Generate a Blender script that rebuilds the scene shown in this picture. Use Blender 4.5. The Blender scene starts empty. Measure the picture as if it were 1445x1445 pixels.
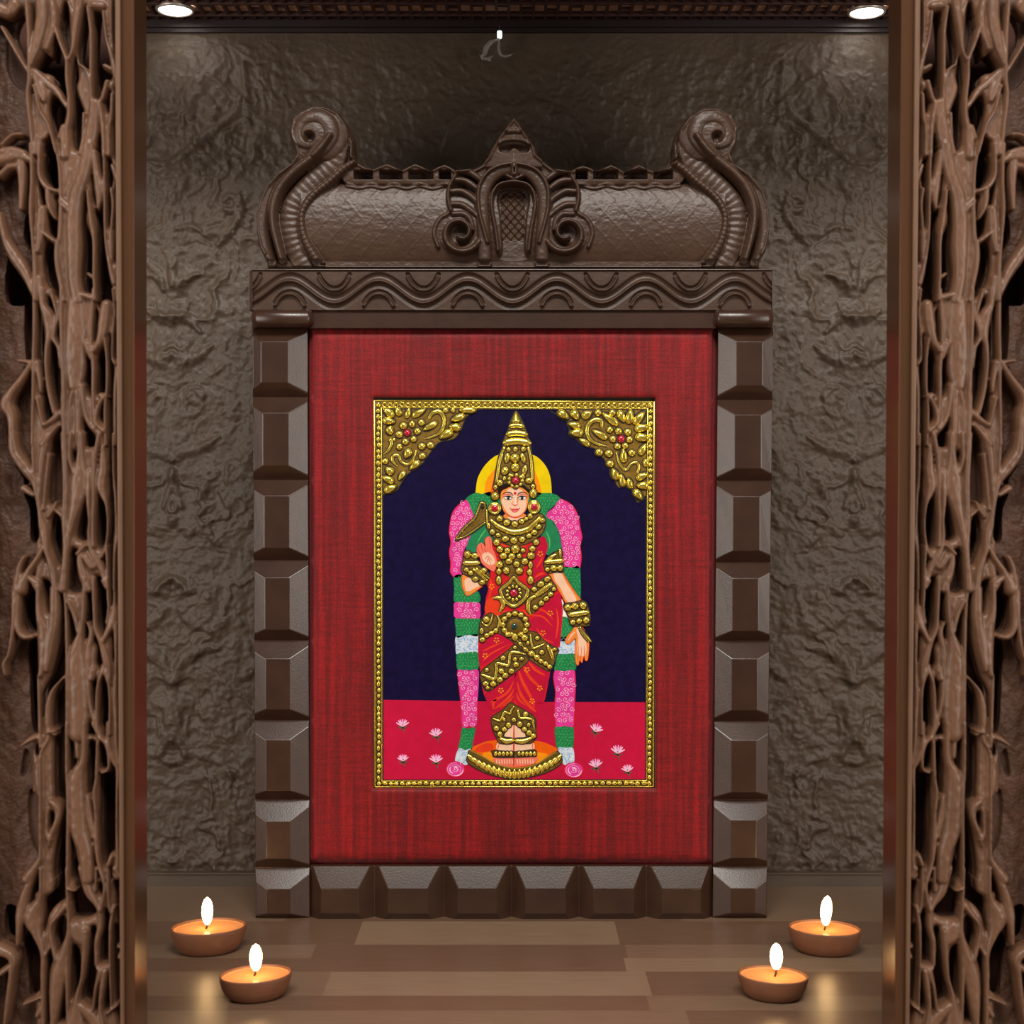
import bpy, math, random
import numpy as np
from mathutils import Vector
from mathutils.geometry import tessellate_polygon
random.seed(7)
SC = bpy.context.scene
COL = SC.collection
F = 2030.0            # focal length in pixels of the 1445 frame
CX = CY = 722.5
CAMZ = 0.288          # camera height above the shelf
YF = 1.015            # distance of the picture frame's front plane

def lin(c):
    return tuple(((v/255.0)/12.92 if v/255.0 <= 0.04045 else ((v/255.0+0.055)/1.055)**2.4) for v in c)

def P(x, y, Y):
    """world point at distance Y that is seen at photo pixel x, y"""
    return ((x-CX)*Y/F, Y, CAMZ+(CY-y)*Y/F)

def PD(x, y, d=0.0):
    """pixel -> point d metres behind the frame's front plane"""
    return P(x, y, YF+d)

# ---------------------------------------------------------------- objects
def tag(o, label=None, cat=None, group=None, kind=None):
    if label: o['label'] = label
    if cat: o['category'] = cat
    if group: o['group'] = group
    if kind: o['kind'] = kind
    return o

def empty(name, loc, label, cat, group=None):
    o = bpy.data.objects.new(name, None)
    o.empty_display_size = 0.02
    COL.objects.link(o); o.location = loc
    bpy.context.view_layer.update()
    return tag(o, label, cat, group)

def world_parent(o, parent):
    if parent is not None:
        o.parent = parent
        loc = Vector((0, 0, 0)); p = parent
        while p is not None:
            loc += p.location; p = p.parent
        o.location = -loc

class MB:
    """collects polygons (world coordinates) into ONE mesh"""
    def __init__(self):
        self.v = []; self.f = []; self.m = []; self.s = []
    def add(self, vs, fs, mi=0, smooth=False):
        b = len(self.v); self.v.extend(vs)
        for f in fs:
            self.f.append([b+i for i in f]); self.m.append(mi); self.s.append(smooth)
    def box(self, x0, x1, y0, y1, z0, z1, mi=0):
        vs = [(x0,y0,z0),(x1,y0,z0),(x1,y1,z0),(x0,y1,z0),(x0,y0,z1),(x1,y0,z1),(x1,y1,z1),(x0,y1,z1)]
        self.add(vs, [(0,3,2,1),(4,5,6,7),(0,1,5,4),(1,2,6,5),(2,3,7,6),(3,0,4,7)], mi)
    def hexa(self, a, b, mi=0):
        """a: four front points, b: four back points (same order)"""
        self.add(list(a)+list(b), [(0,1,2,3),(7,6,5,4),(0,4,5,1),(1,5,6,2),(2,6,7,3),(3,7,4,0)], mi)
    def lathe(self, prof, cx, cy, cz, n=32, mi=0, sx=1, sy=1, yaw=0.0, smooth=True):
        vs = []; fs = []
        c, s = math.cos(yaw), math.sin(yaw)
        for (r, z) in prof:
            for k in range(n):
                a = 2*math.pi*k/n; X = r*math.cos(a)*sx; Y = r*math.sin(a)*sy
                vs.append((cx+X*c-Y*s, cy+X*s+Y*c, cz+z))
        for i in range(len(prof)-1):
            for k in range(n):
                k2 = (k+1) % n
                fs.append((i*n+k, i*n+k2, (i+1)*n+k2, (i+1)*n+k))
        self.add(vs, fs, mi, smooth)
    def tube(self, pts, rad, n=10, mi=0):
        pts = [Vector(p) for p in pts]
        if not hasattr(rad, '__len__'): rad = [rad]*len(pts)
        vs = []; fs = []
        for i, p in enumerate(pts):
            t = (pts[min(i+1, len(pts)-1)]-pts[max(i-1, 0)]).normalized()
            u = t.orthogonal().normalized() if i == 0 else (pu - t*pu.dot(t)).normalized()
            pu = u; w = t.cross(u)
            for k in range(n):
                a = 2*math.pi*k/n
                vs.append(tuple(p+(u*math.cos(a)+w*math.sin(a))*rad[i]))
        for i in range(len(pts)-1):
            for k in range(n):
                k2 = (k+1) % n
                fs.append((i*n+k, i*n+k2, (i+1)*n+k2, (i+1)*n+k))
        fs.append(tuple(range(n))[::-1]); fs.append(tuple((len(pts)-1)*n+k for k in range(n)))
        self.add(vs, fs, mi, True)
    def build(self, name, mats, parent=None):
        me = bpy.data.meshes.new(name)
        me.from_pydata(self.v, [], self.f)
        if not isinstance(mats, (list, tuple)): mats = [mats]
        for m in mats: me.materials.append(m)
        me.polygons.foreach_set('material_index', self.m)
        me.polygons.foreach_set('use_smooth', self.s)
        me.update()
        o = bpy.data.objects.new(name, me); COL.objects.link(o)
        world_parent(o, parent)
        return o

def grid_mesh(name, V, faces_mask, mats, parent=None, mat_idx=None, smooth=True, flip=False, extra=None):
    """V: (ny, nx, 3) vertex grid; faces_mask (ny-1, nx-1) booleans; extra = (verts, faces)"""
    ny, nx, _ = V.shape
    idx = np.arange(ny*nx).reshape(ny, nx)
    a, b, c, d = idx[:-1,:-1], idx[:-1,1:], idx[1:,1:], idx[1:,:-1]
    q = np.stack([a, d, c, b] if not flip else [a, b, c, d], -1)[faces_mask]
    used = np.zeros(ny*nx, bool); used[q.ravel()] = True
    remap = -np.ones(ny*nx, int); remap[used] = np.arange(used.sum())
    verts = V.reshape(-1, 3)[used]; q = remap[q]
    if extra is not None:
        # skirt: boundary edges of the kept faces pulled back to depth 'extra'
        e = np.concatenate([q[:, [0,1]], q[:, [1,2]], q[:, [2,3]], q[:, [3,0]]])
        key = e[:,0].astype(np.int64)*10000000+e[:,1]; rkey = e[:,1].astype(np.int64)*10000000+e[:,0]
        be = e[~np.isin(key, rkey)]
        bv = np.unique(be); n0 = len(verts)
        back = verts[bv].copy(); back[:,1] = extra
        m2 = {int(k): n0+i for i, k in enumerate(bv)}
        verts = np.concatenate([verts, back])
        sk = np.array([[j, i, m2[int(i)], m2[int(j)]] for i, j in be])
        q = np.concatenate([q, sk]); nsk = len(sk)
    me = bpy.data.meshes.new(name)
    me.vertices.add(len(verts)); me.vertices.foreach_set('co', verts.astype(np.float32).ravel())
    me.loops.add(q.size); me.loops.foreach_set('vertex_index', q.astype(np.int32).ravel())
    me.polygons.add(len(q)); me.polygons.foreach_set('loop_start', np.arange(0, q.size, 4, dtype=np.int32))
    try: me.polygons.foreach_set('loop_total', np.full(len(q), 4, dtype=np.int32))
    except Exception: pass
    if not isinstance(mats, (list, tuple)): mats = [mats]
    for m in mats: me.materials.append(m)
    me.update(calc_edges=True); me.validate()
    sm = np.full(len(me.polygons), smooth)
    if extra is not None and len(sm) == len(q): sm[-nsk:] = False
    me.polygons.foreach_set('use_smooth', sm)
    o = bpy.data.objects.new(name, me); COL.objects.link(o)
    world_parent(o, parent)
    return o

# ---------------------------------------------------------------- materials
def mat(name, col, rough=0.5, metal=0.0, var=0.0, vscale=40, bump=0.0, bscale=200, spec=0.5, coat=0.0,
        stretch=(1,1,1), emit=None, estr=0.0, trans=0.0, sss=0.0, col2=None, detail=4):
    m = bpy.data.materials.new(name); m.use_nodes = True
    nt = m.node_tree; b = nt.nodes['Principled BSDF']
    c = lin(col)
    b.inputs['Base Color'].default_value = (*c, 1)
    b.inputs['Roughness'].default_value = rough
    b.inputs['Metallic'].default_value = metal
    b.inputs['Specular IOR Level'].default_value = spec
    b.inputs['Coat Weight'].default_value = coat
    b.inputs['Coat Roughness'].default_value = 0.2
    if trans: b.inputs['Transmission Weight'].default_value = trans
    if sss:
        b.inputs['Subsurface Weight'].default_value = sss
        b.inputs['Subsurface Radius'].default_value = (0.006, 0.003, 0.0015)
    if emit:
        b.inputs['Emission Color'].default_value = (*lin(emit), 1)
        b.inputs['Emission Strength'].default_value = estr
    if var or bump or col2:
        tc = nt.nodes.new('ShaderNodeTexCoord'); mp = nt.nodes.new('ShaderNodeMapping')
        mp.inputs['Scale'].default_value = stretch
        nt.links.new(tc.outputs['Object'], mp.inputs['Vector'])
    if var or col2:
        n = nt.nodes.new('ShaderNodeTexNoise'); n.inputs['Scale'].default_value = vscale
        n.inputs['Detail'].default_value = detail
        nt.links.new(mp.outputs['Vector'], n.inputs['Vector'])
        r = nt.nodes.new('ShaderNodeValToRGB')
        r.color_ramp.elements[0].position = 0.3; r.color_ramp.elements[1].position = 0.7
        if col2: lo, hi = c, lin(col2)
        else: lo = tuple(v*(1-var) for v in c); hi = tuple(min(1, v*(1+var)) for v in c)
        r.color_ramp.elements[0].color = (*lo, 1); r.color_ramp.elements[1].color = (*hi, 1)
        nt.links.new(n.outputs['Fac'], r.inputs['Fac']); nt.links.new(r.outputs['Color'], b.inputs['Base Color'])
    if bump:
        n2 = nt.nodes.new('ShaderNodeTexNoise'); n2.inputs['Scale'].default_value = bscale
        n2.inputs['Detail'].default_value = 4
        bp = nt.nodes.new('ShaderNodeBump'); bp.inputs['Strength'].default_value = bump
        bp.inputs['Distance'].default_value = 0.001
        nt.links.new(mp.outputs['Vector'], n2.inputs['Vector']); nt.links.new(n2.outputs['Fac'], bp.inputs['Height'])
        nt.links.new(bp.outputs['Normal'], b.inputs['Normal'])
    return m

# ---------------------------------------------------------------- numpy relief tools
_rt = np.random.RandomState(11).rand(256, 256)
def vnoise(x, y, seed=0):
    xi = np.floor(x).astype(int); yi = np.floor(y).astype(int)
    fx = x-xi; fy = y-yi; fx = fx*fx*(3-2*fx); fy = fy*fy*(3-2*fy)
    g = lambda a, b: _rt[(a+seed*37) % 256, (b+seed*91) % 256]
    return (g(xi,yi)*(1-fx)+g(xi+1,yi)*fx)*(1-fy)+(g(xi,yi+1)*(1-fx)+g(xi+1,yi+1)*fx)*fy
def fbm(x, y, seed=0, octs=4):
    s = 0; a = 0.5
    for o in range(octs):
        s = s+a*vnoise(x, y, seed+o); x = x*2.03+5.1; y = y*2.03+1.7; a *= 0.5
    return s
def ridged(x, y, seed=0, octs=4):
    s = 0; a = 0.5
    for o in range(octs):
        s = s+a*(1-np.abs(2*vnoise(x, y, seed+o)-1))**3; x = x*2.1+3.3; y = y*2.1+7.7; a *= 0.5
    return s

def catmull(pts, n=6, closed=False):
    pts = [tuple(map(float, p)) for p in pts]
    if len(pts) < 3: return pts
    out = []; N = len(pts)
    rng = range(N) if closed else range(N-1)
    for i in rng:
        if closed: p0, p1, p2, p3 = pts[(i-1)%N], pts[i], pts[(i+1)%N], pts[(i+2)%N]
        else: p0, p1, p2, p3 = pts[max(i-1,0)], pts[i], pts[i+1], pts[min(i+2,N-1)]
        for k in range(n):
            t = k/n; t2 = t*t; t3 = t2*t
            out.append(tuple(0.5*((2*b)+(-a+c)*t+(2*a-5*b+4*c-d)*t2+(-a+3*b-3*c+d)*t3)
                             for a, b, c, d in zip(p0, p1, p2, p3)))
    if not closed: out.append(pts[-1])
    return out

class Relief:
    """a height field h (0..1) over a grid of photo pixels"""
    def __init__(self, x0, x1, y0, y1, step):
        self.xs = np.arange(x0, x1+step*0.5, step); self.ys = np.arange(y0, y1+step*0.5, step)
        self.X, self.Y = np.meshgrid(self.xs, self.ys); self.h = np.zeros_like(self.X)
        self.x0, self.y0, self.step = x0, y0, step
    def win(self, xa, xb, ya, yb):
        i0 = max(0, int((ya-self.y0)/self.step)); i1 = min(len(self.ys), int((yb-self.y0)/self.step)+2)
        j0 = max(0, int((xa-self.x0)/self.step)); j1 = min(len(self.xs), int((xb-self.x0)/self.step)+2)
        return slice(i0, i1), slice(j0, j1)
    def dist(self, pts, W):
        """normalised distance d/r to a tapering polyline and arclength, over a window"""
        ws = W if hasattr(W, '__len__') else [W]*len(pts)
        ws = list(ws)+[ws[-1]]*(len(pts)-len(ws))
        p3 = catmull([(p[0], p[1], w) for p, w in zip(pts, ws)], 5) if len(pts) > 2 else [(p[0],p[1],w) for p, w in zip(pts, ws)]
        mr = max(w for _, _, w in p3)+2
        xa = min(p[0] for p in p3)-mr; xb = max(p[0] for p in p3)+mr
        ya = min(p[1] for p in p3)-mr; yb = max(p[1] for p in p3)+mr
        sl = self.win(xa, xb, ya, yb)
        X = self.X[sl]; Y = self.Y[sl]
        best = np.full(X.shape, 9e9); arc = np.zeros(X.shape); L = 0
        for (x1, y1, r1), (x2, y2, r2) in zip(p3[:-1], p3[1:]):
            dx, dy = x2-x1, y2-y1; l2 = dx*dx+dy*dy+1e-9
            t = np.clip(((X-x1)*dx+(Y-y1)*dy)/l2, 0, 1)
            d = np.hypot(X-x1-t*dx, Y-y1-t*dy)/np.maximum(r1+(r2-r1)*t, 0.3)
            m = d < best; best = np.where(m, d, best); arc = np.where(m, L+t*math.sqrt(l2), arc)
            L += math.sqrt(l2)
        return sl, best, arc
    def ridge(self, pts, r, top, base=0.0, mode='max', power=0.5, rib=None):
        sl, d, arc = self.dist(pts, r)
        k = np.clip(1-d*d, 0, 1)**power
        if rib: k = k*(1-rib[1]*(0.5+0.5*np.cos(arc*2*math.pi/rib[0])))
        v = base+(top-base)*k
        if mode == 'max': self.h[sl] = np.where(d < 1, np.maximum(self.h[sl], v), self.h[sl])
        elif mode == 'add': self.h[sl] = self.h[sl]+np.where(d < 1, top*k, 0)
    def pt_in(self, poly, sl):
        X = self.X[sl]; Y = self.Y[sl]; c = np.zeros(X.shape, bool); n = len(poly)
        for i in range(n):
            xa, ya = poly[i]; xb, yb = poly[(i+1) % n]
            if ya == yb: continue
            cond = ((ya > Y) != (yb > Y)) & (X < (xb-xa)*(Y-ya)/(yb-ya)+xa)
            c ^= cond
        return c
    def sdf(self, poly, pad=4):
        """negative inside; computed over a window round the polygon"""
        xs = [p[0] for p in poly]; ys = [p[1] for p in poly]
        sl = self.win(min(xs)-pad, max(xs)+pad, min(ys)-pad, max(ys)+pad)
        X = self.X[sl]; Y = self.Y[sl]; best = np.full(X.shape, 9e9); n = len(poly)
        for i in range(n):
            x1, y1 = poly[i]; x2, y2 = poly[(i+1) % n]; dx, dy = x2-x1, y2-y1; l2 = dx*dx+dy*dy+1e-9
            t = np.clip(((X-x1)*dx+(Y-y1)*dy)/l2, 0, 1)
            best = np.minimum(best, np.hypot(X-x1-t*dx, Y-y1-t*dy))
        return sl, np.where(self.pt_in(poly, sl), -best, best)
    def pit(self, poly, level, soft=2.0, sm=True):
        p = catmull(poly, 4, True) if sm else poly
        sl, s = self.sdf(p)
        k = np.clip(-s/soft, 0, 1); k = k*k*(3-2*k)
        self.h[sl] = self.h[sl]*(1-k)+np.minimum(self.h[sl], level)*k
WOOD = mat('lacquered_brown_wood', (58, 37, 26), rough=0.30, var=0.16, vscale=60, bump=0.08, bscale=900, spec=0.55, coat=0.12)
WOODC = mat('carved_brown_wood', (68, 48, 36), rough=0.42, var=0.14, vscale=60, bump=0.12, bscale=900, spec=0.42)
M_FRAME_BACK = mat('raw_dark_board', (50, 36, 28), rough=0.7, var=0.2, vscale=50)
M_SCREEN = mat('carved_tan_resin', (97, 68, 50), rough=0.38, var=0.14, vscale=45, bump=0.15, bscale=420, spec=0.4)
M_WEB = mat('recess_shaded_web', (74, 49, 36), rough=0.55, var=0.22, vscale=60, bump=0.4, bscale=600, spec=0.3)  # darker than the lattice: shade of the recesses is put into this colour
M_SCREEN_BACK = mat('screen_back_board', (72, 36, 20), rough=0.8, var=0.2)
M_POST = mat('copper_brown_metal', (92, 62, 42), rough=0.22, metal=0.5, var=0.1, vscale=30, stretch=(40,40,0.4))
M_POSTW = mat('brown_ridge_wood', (96, 68, 48), rough=0.4, var=0.1)
M_WALL = mat('grey_brown_plaster', (77, 63, 50), rough=0.52, var=0.14, vscale=14, bump=0.6, bscale=300, spec=0.45)
M_SKIRT = mat('skirting_brown', (78, 64, 50), rough=0.5, var=0.1)
M_CEIL = mat('ceiling_board', (205, 164, 140), rough=0.7, var=0.25, vscale=120)
M_CEILBAR = mat('ceiling_dark_bars', (62, 36, 30), rough=0.6)
M_CORNICE = mat('cornice_dark_wood', (30, 14, 13), rough=0.5, var=0.15)
def plank(name, c, c2):
    return mat(name, c, rough=0.36, var=0, vscale=26, col2=c2, stretch=(1.2, 14, 1), bump=0.05, bscale=90, spec=0.5, detail=6)
PL = [plank('plank_light', (126, 103, 82), (137, 113, 90)), plank('plank_mid', (114, 90, 71), (124, 99, 79)),
      plank('plank_dark', (101, 76, 59), (110, 84, 66))]
M_BULB = mat('downlight_glow', (255,255,255), emit=(255,248,240), estr=13)
M_RING = mat('downlight_ring', (190,180,170), rough=0.4, metal=0.6)
M_CAP = mat('pendant_cap', (235,240,238), rough=0.3, emit=(235,250,245), estr=1.2)
M_GLASS = mat('clear_glass', (225,220,215), rough=0.12, trans=0.75)
M_CLAY = mat('terracotta_clay', (116, 72, 47), rough=0.55, var=0.1, vscale=120, bump=0.15, bscale=600)
M_WAX = mat('amber_wax', (222, 150, 92), rough=0.22, var=0.06, vscale=160, sss=0.35, spec=0.6)
M_FLAME = mat('candle_flame', (255,240,200), emit=(255,204,136), estr=24)
M_WICK = mat('wick', (70, 45, 30), rough=0.9)
# gold leaf and paint of the picture
GOLD = mat('embossed_gold_leaf', (255, 224, 98), rough=0.20, metal=0.82, var=0.12, vscale=220, bump=0.03, bscale=1500)
GOLD2 = mat('gold_leaf_ground', (120, 90, 20), rough=0.36, metal=0.6, var=0.25, vscale=300, bump=0.5, bscale=1800)
INK = mat('dark_outline', (38, 26, 12), rough=0.6)
RUBY = mat('ruby_stone', (190, 10, 50), rough=0.12, spec=0.8, coat=0.6)
GEM = mat('green_stone', (10, 60, 50), rough=0.1, spec=0.8, coat=0.6)
def paint(n, c, var=0.08, rough=0.42): return mat(n, c, rough=rough, var=var, vscale=160, bump=0.08, bscale=700, spec=0.12)
NAVY = paint('navy_paint', (20, 13, 52), 0.2); CRIM = paint('crimson_paint', (196, 22, 62), 0.06)
YEL = paint('yellow_paint', (236, 204, 10)); ORA = paint('orange_paint', (248, 150, 20)); DORA = paint('deep_orange_paint', (240, 98, 14))
GRN = paint('green_paint', (34, 132, 78), 0.12); LGRN = paint('light_green_paint', (84, 184, 92)); DGRN = paint('sleeve_green_paint', (40, 128, 84), 0.12)
PINK = paint('pink_paint', (226, 60, 150)); LPINK = paint('pale_pink_paint', (250, 190, 222)); LBLU = paint('pale_blue_paint', (202, 220, 236)); BLU = paint('blue_paint', (104, 160, 214))
SKIN = paint('skin_paint', (246, 200, 168), 0.05); SKINO = paint('skin_orange_paint', (242, 142, 62)); PALM = paint('palm_paint', (242, 122, 98)); PALMD = paint('palm_line_paint', (214, 60, 44))
RED = paint('sari_red_paint', (214, 34, 40)); REDO = paint('sari_orange_red_paint', (234, 64, 34)); REDC = paint('sari_crimson_paint', (196, 22, 58))
DOT = paint('sari_dot_paint', (246, 160, 20)); HAIR = paint('hair_paint', (38, 24, 16)); BLACK = paint('black_paint', (20, 14, 12)); WHITE = paint('white_paint', (246, 240, 232))
IRIS = paint('iris_paint', (40, 40, 40)); LID = paint('lid_paint', (222, 118, 108)); LIP = paint('lip_paint', (218, 66, 66)); LIPL = paint('lip_light_paint', (244, 140, 140)); LEAF = paint('stem_paint', (92, 92, 66))

def fabric_material():
    m = bpy.data.materials.new('red_silk_fabric'); m.use_nodes = True
    nt = m.node_tree; b = nt.nodes['Principled BSDF']; L = nt.links
    b.inputs['Roughness'].default_value = 0.6; b.inputs['Sheen Weight'].default_value = 0.15
    b.inputs['Specular IOR Level'].default_value = 0.3
    tc = nt.nodes.new('ShaderNodeTexCoord')
    def noise(sc, scale, det=3):
        mp = nt.nodes.new('ShaderNodeMapping'); mp.inputs['Scale'].default_value = sc
        L.new(tc.outputs['Object'], mp.inputs['Vector'])
        n = nt.nodes.new('ShaderNodeTexNoise'); n.inputs['Scale'].default_value = scale; n.inputs['Detail'].default_value = det
        L.new(mp.outputs['Vector'], n.inputs['Vector']); return n.outputs['Fac']
    def ramp(fac, p0, c0, p1, c1):
        r = nt.nodes.new('ShaderNodeValToRGB'); e = r.color_ramp.elements
        e[0].position = p0; e[0].color = (*c0, 1); e[1].position = p1; e[1].color = (*c1, 1); L.new(fac, r.inputs['Fac']); return r.outputs['Color']
    def mix(a, bb, fac, mode='MIX'):
        x = nt.nodes.new('ShaderNodeMix'); x.data_type = 'RGBA'; x.blend_type = mode
        if isinstance(fac, float): x.inputs[0].default_value = fac
        else: L.new(fac, x.inputs[0])
        L.new(a, x.inputs[6]); L.new(bb, x.inputs[7]); return x.outputs[2]
    streak = noise((1, 1, 0.03), 260, 4); weft = noise((0.06, 1, 1), 700, 2); weave = noise((1, 1, 1), 1500, 2)
    base = ramp(streak, 0.42, lin((116, 8, 12)), 0.70, lin((160, 14, 16)))
    w = ramp(weft, 0.3, (0.55,)*3, 0.7, (1.15,)*3); g = ramp(weave, 0.35, (0.5,)*3, 0.65, (1.25,)*3)
    c = mix(base, w, 0.6, 'MULTIPLY'); c = mix(c, g, 0.7, 'MULTIPLY'); L.new(c, b.inputs['Base Color'])
    bp = nt.nodes.new('ShaderNodeBump'); bp.inputs['Strength'].default_value = 0.4; bp.inputs['Distance'].default_value = 0.0004
    L.new(weave, bp.inputs['Height']); L.new(bp.outputs['Normal'], b.inputs['Normal'])
    return m
SILK = fabric_material()
# ================================================================ the niche: shelf, wall, ceiling
YW = 1.114
FLOORZ = 0.0
CEILZ = CAMZ+0.3786
def row_y(py): return CAMZ*F/(py-CY)
def floor_mesh():
    m = MB()
    rows = [(1.16, 1.060, [(-.9,-.05,1),(-.05,.9,1)]), (1.060, 1.012, [(-.9,-.16,1),(-.16,.12,2),(.12,.9,1)]),
            (1.012, row_y(1333), [(-.9,-.105,2),(-.105,.072,0),(.072,.9,2)]),
            (row_y(1333), row_y(1352), [(-.9,-.13,1),(-.13,.075,2),(.075,.9,1)]),
            (row_y(1352), row_y(1371), [(-.9,-.055,2),(-.055,.072,2),(.072,.9,0)]),
            (row_y(1371), row_y(1405), [(-.9,-.113,1),(-.113,.0835,0),(.0835,.9,2)]),
            (row_y(1405), row_y(1426), [(-.9,-.12,2),(-.12,.08,2),(.08,.9,1)]),
            (row_y(1426), row_y(1460), [(-.9,-.14,1),(-.14,.10,1),(.10,.9,2)]),
            (row_y(1460), .74, [(-.9,.0,0),(.0,.9,1)]), (.74, .69, [(-.9,-.2,1),(-.2,.9,0)]), (.69, .60, [(-.9,.1,2),(.1,.9,1)]), (.60, .40, [(-.9,.1,2),(.1,.9,1)]), (.40, -.3, [(-.9,.1,1),(.1,.9,2)])]
    for y1, y0, segs in rows:
        for x0, x1, k in segs:
            m.add([(x0,y0,0),(x1,y0,0),(x1,y1,0),(x0,y1,0)], [(0,1,2,3)], k)
    m.box(-.9,.9,-.3,1.16,-.03,-.0005,1)
    return tag(m.build('floor', PL), kind='structure', label='planked wooden shelf floor')
floor_mesh()

def wall():
    R = Relief(-60, 1506, 24, 1262, 2.0)
    X, Y = R.X, R.Y
    xm = np.where(X > 724, 1449-X, X)           # the right half mirrors the left
    u = np.abs(xm-245)                          # and each side mirrors about its own axis
    side = np.clip((470-xm)/120, 0, 1)
    uu = np.where(xm < 400, u, xm-245)/46.0; vv = Y/46.0
    wx = fbm(uu*0.9+3, vv*0.9, 1)*2.6; wy = fbm(uu*0.9, vv*0.9+9, 5)*2.6
    h = 1.2*ridged(uu*0.75+wx, vv*0.62+wy, 3, 3)+0.55*fbm(uu*2.0+wx*.6, vv*2.0+wy*.6, 8, 3)
    lump = fbm(uu*1.3+8, vv*0.8, 12, 2)
    h = h*(0.55+0.9*lump)
    R.h = h*(0.45+0.55*side)
    def both(pts, w, top):
        for mir in (0, 1):
            for q in (pts, [(490-x, y) for x, y in pts]):
                pp = [(1449-x, y) for x, y in q] if mir else q
                R.ridge(pp, [q*2.0 for q in w], top*.85, mode='add', power=1.6)
    both([(245,650),(262,638),(285,632),(310,616)], [3,6,5,2], 0.55)
    both([(246,665),(249,690),(258,716)], [4,3,2], 0.4)
    both([(245,815),(256,822),(268,830),(275,828)], [3,5,6,2], 0.7)
    both([(248,960),(262,930),(285,918),(310,914)], [4,6,5,2], 0.55)
    both([(268,560),(276,568),(286,562),(282,550),(270,548)], [3,4,4,4,3], 0.4)
    both([(245,1040),(255,1048),(262,1060),(258,1072),(245,1074)], [4,4,4,4,4], 0.4)
    both([(262,1062),(290,1066),(318,1080),(330,1100)], [4,4,3,2], 0.4)
    both([(245,500),(262,510),(285,500),(300,488)], [3,6,5,2], 0.5)
    both([(246,735),(262,742),(290,750),(310,770)], [5,6,5,2], 0.4)
    both([(256,860),(275,880),(300,890)], [5,5,2], 0.4)
    def one(pts, w, top):
        for mir in (0, 1):
            R.ridge([(1449-x, y) for x, y in pts] if mir else pts, [q*2.0 for q in w], top*.85, mode='add', power=1.6)
    one([(214,230),(240,232),(262,218),(290,196),(308,182),(330,166),(342,140)], [2,4,4,5,4,4,2], 0.5)
    one([(250,325),(275,322),(300,330),(328,322),(342,300),(340,280)], [2,4,5,5,4,2], 0.55)
    one([(345,90),(348,130),(352,170)], [3,4,3], 0.4)
    one([(310,345),(320,335),(332,330)], [3,4,2], 0.5)
    one([(318,285),(328,278),(336,288),(330,300),(320,298)], [3,3,3,3,3], 0.5)
    one([(244,380),(250,400),(268,392),(282,388)], [4,6,6,2], 0.5)
    one([(210,440),(240,452),(262,448),(285,470)], [3,6,5,2], 0.6)
    one([(210,372),(226,390),(232,410)], [4,5,2], 0.5)
    k = 0.5+0.5*np.tanh((R.Y-70)/30.0)
    hh = (R.h+.10*(vnoise(X/4, Y/4, 4)-.5)+.16*(vnoise(X/9, Y/7, 14)-.5))*0.0060*k
    hh = hh*np.clip((R.X+60)/30, 0, 1)*np.clip((1506-R.X)/30, 0, 1)*np.clip((1262-R.Y)/4, 0, 1)
    s = YW/F
    V = np.stack([(R.X-CX)*s, YW-hh, CAMZ+(CY-R.Y)*s], -1)
    ok = np.ones((V.shape[0]-1, V.shape[1]-1), bool)
    w = grid_mesh('wall_back', V, ok, M_WALL)
    tag(w, kind='structure', label='grey-brown plaster back wall with swirling relief')
    # the plain outer stretches of the same wall, beyond the carved screens
    m = MB()
    xl = (-60-CX)*s; xr = (1506-CX)*s
    m.box(-.9, xl, YW, YW+.03, -.0, .75); m.box(xr, .9, YW, YW+.03, 0, .75)
    m.box(xl, xr, YW+.002, YW+.03, 0, .75)
    o = m.build('wall_back_core', M_WALL); tag(o, kind='structure', label='plain masonry of the back wall')
wall()
m = MB(); y0 = 1.106
z1 = CAMZ+(CY-1231)*y0/F
m.box(-.9, .9, y0, YW+.003, 0, z1-.0012); m.box(-.9, .9, y0-.0015, YW, z1-.0012, z1)
tag(m.build('baseboard_back', M_SKIRT), kind='structure', label='low brown skirting along the wall')

def ceiling():
    m = MB()
    m.box(-.9, .9, .90, YW+.03, CEILZ+.003, CEILZ+.03, 0)
    x = -.45; k = 0
    while x < .45:
        m.box(x, x+.0022, .905, YW, CEILZ, CEILZ+.0031, 1); x += .0093
    y = YW-.016
    while y > .92:
        m.box(-.45, .45, y-.0022, y, CEILZ-.0006, CEILZ+.0031, 1); y -= .0250
    # woven look: short offset slats across every cell
    rnd = random.Random(3)
    for i in range(96):
        for j in range(3) if i % 2 else ():
            xx = -.45+i*.0093+.0022; yy = YW-.016-j*.025
            yc = yy-.0022-rnd.uniform(.004, .018)
            m.box(xx, xx+.0071, yc-.0012, yc, CEILZ+.0006, CEILZ+.0031, 1)
    o = m.build('ceiling', [M_CEIL, M_CEILBAR]); tag(o, kind='structure', label='dark brown lattice ceiling')
    m = MB()
    zt = CEILZ+.0; zb = CAMZ+(CY-45)*(YW-.004)/F
    m.box(-.9, .9, YW-.004, YW+.003, zb, zt+.003); m.box(-.9, .9, YW-.007, YW, zb+.003, zt+.003)
    tag(m.build('trim_1', M_CORNICE), kind='structure', label='dark cornice between wall and ceiling')
ceiling()

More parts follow.
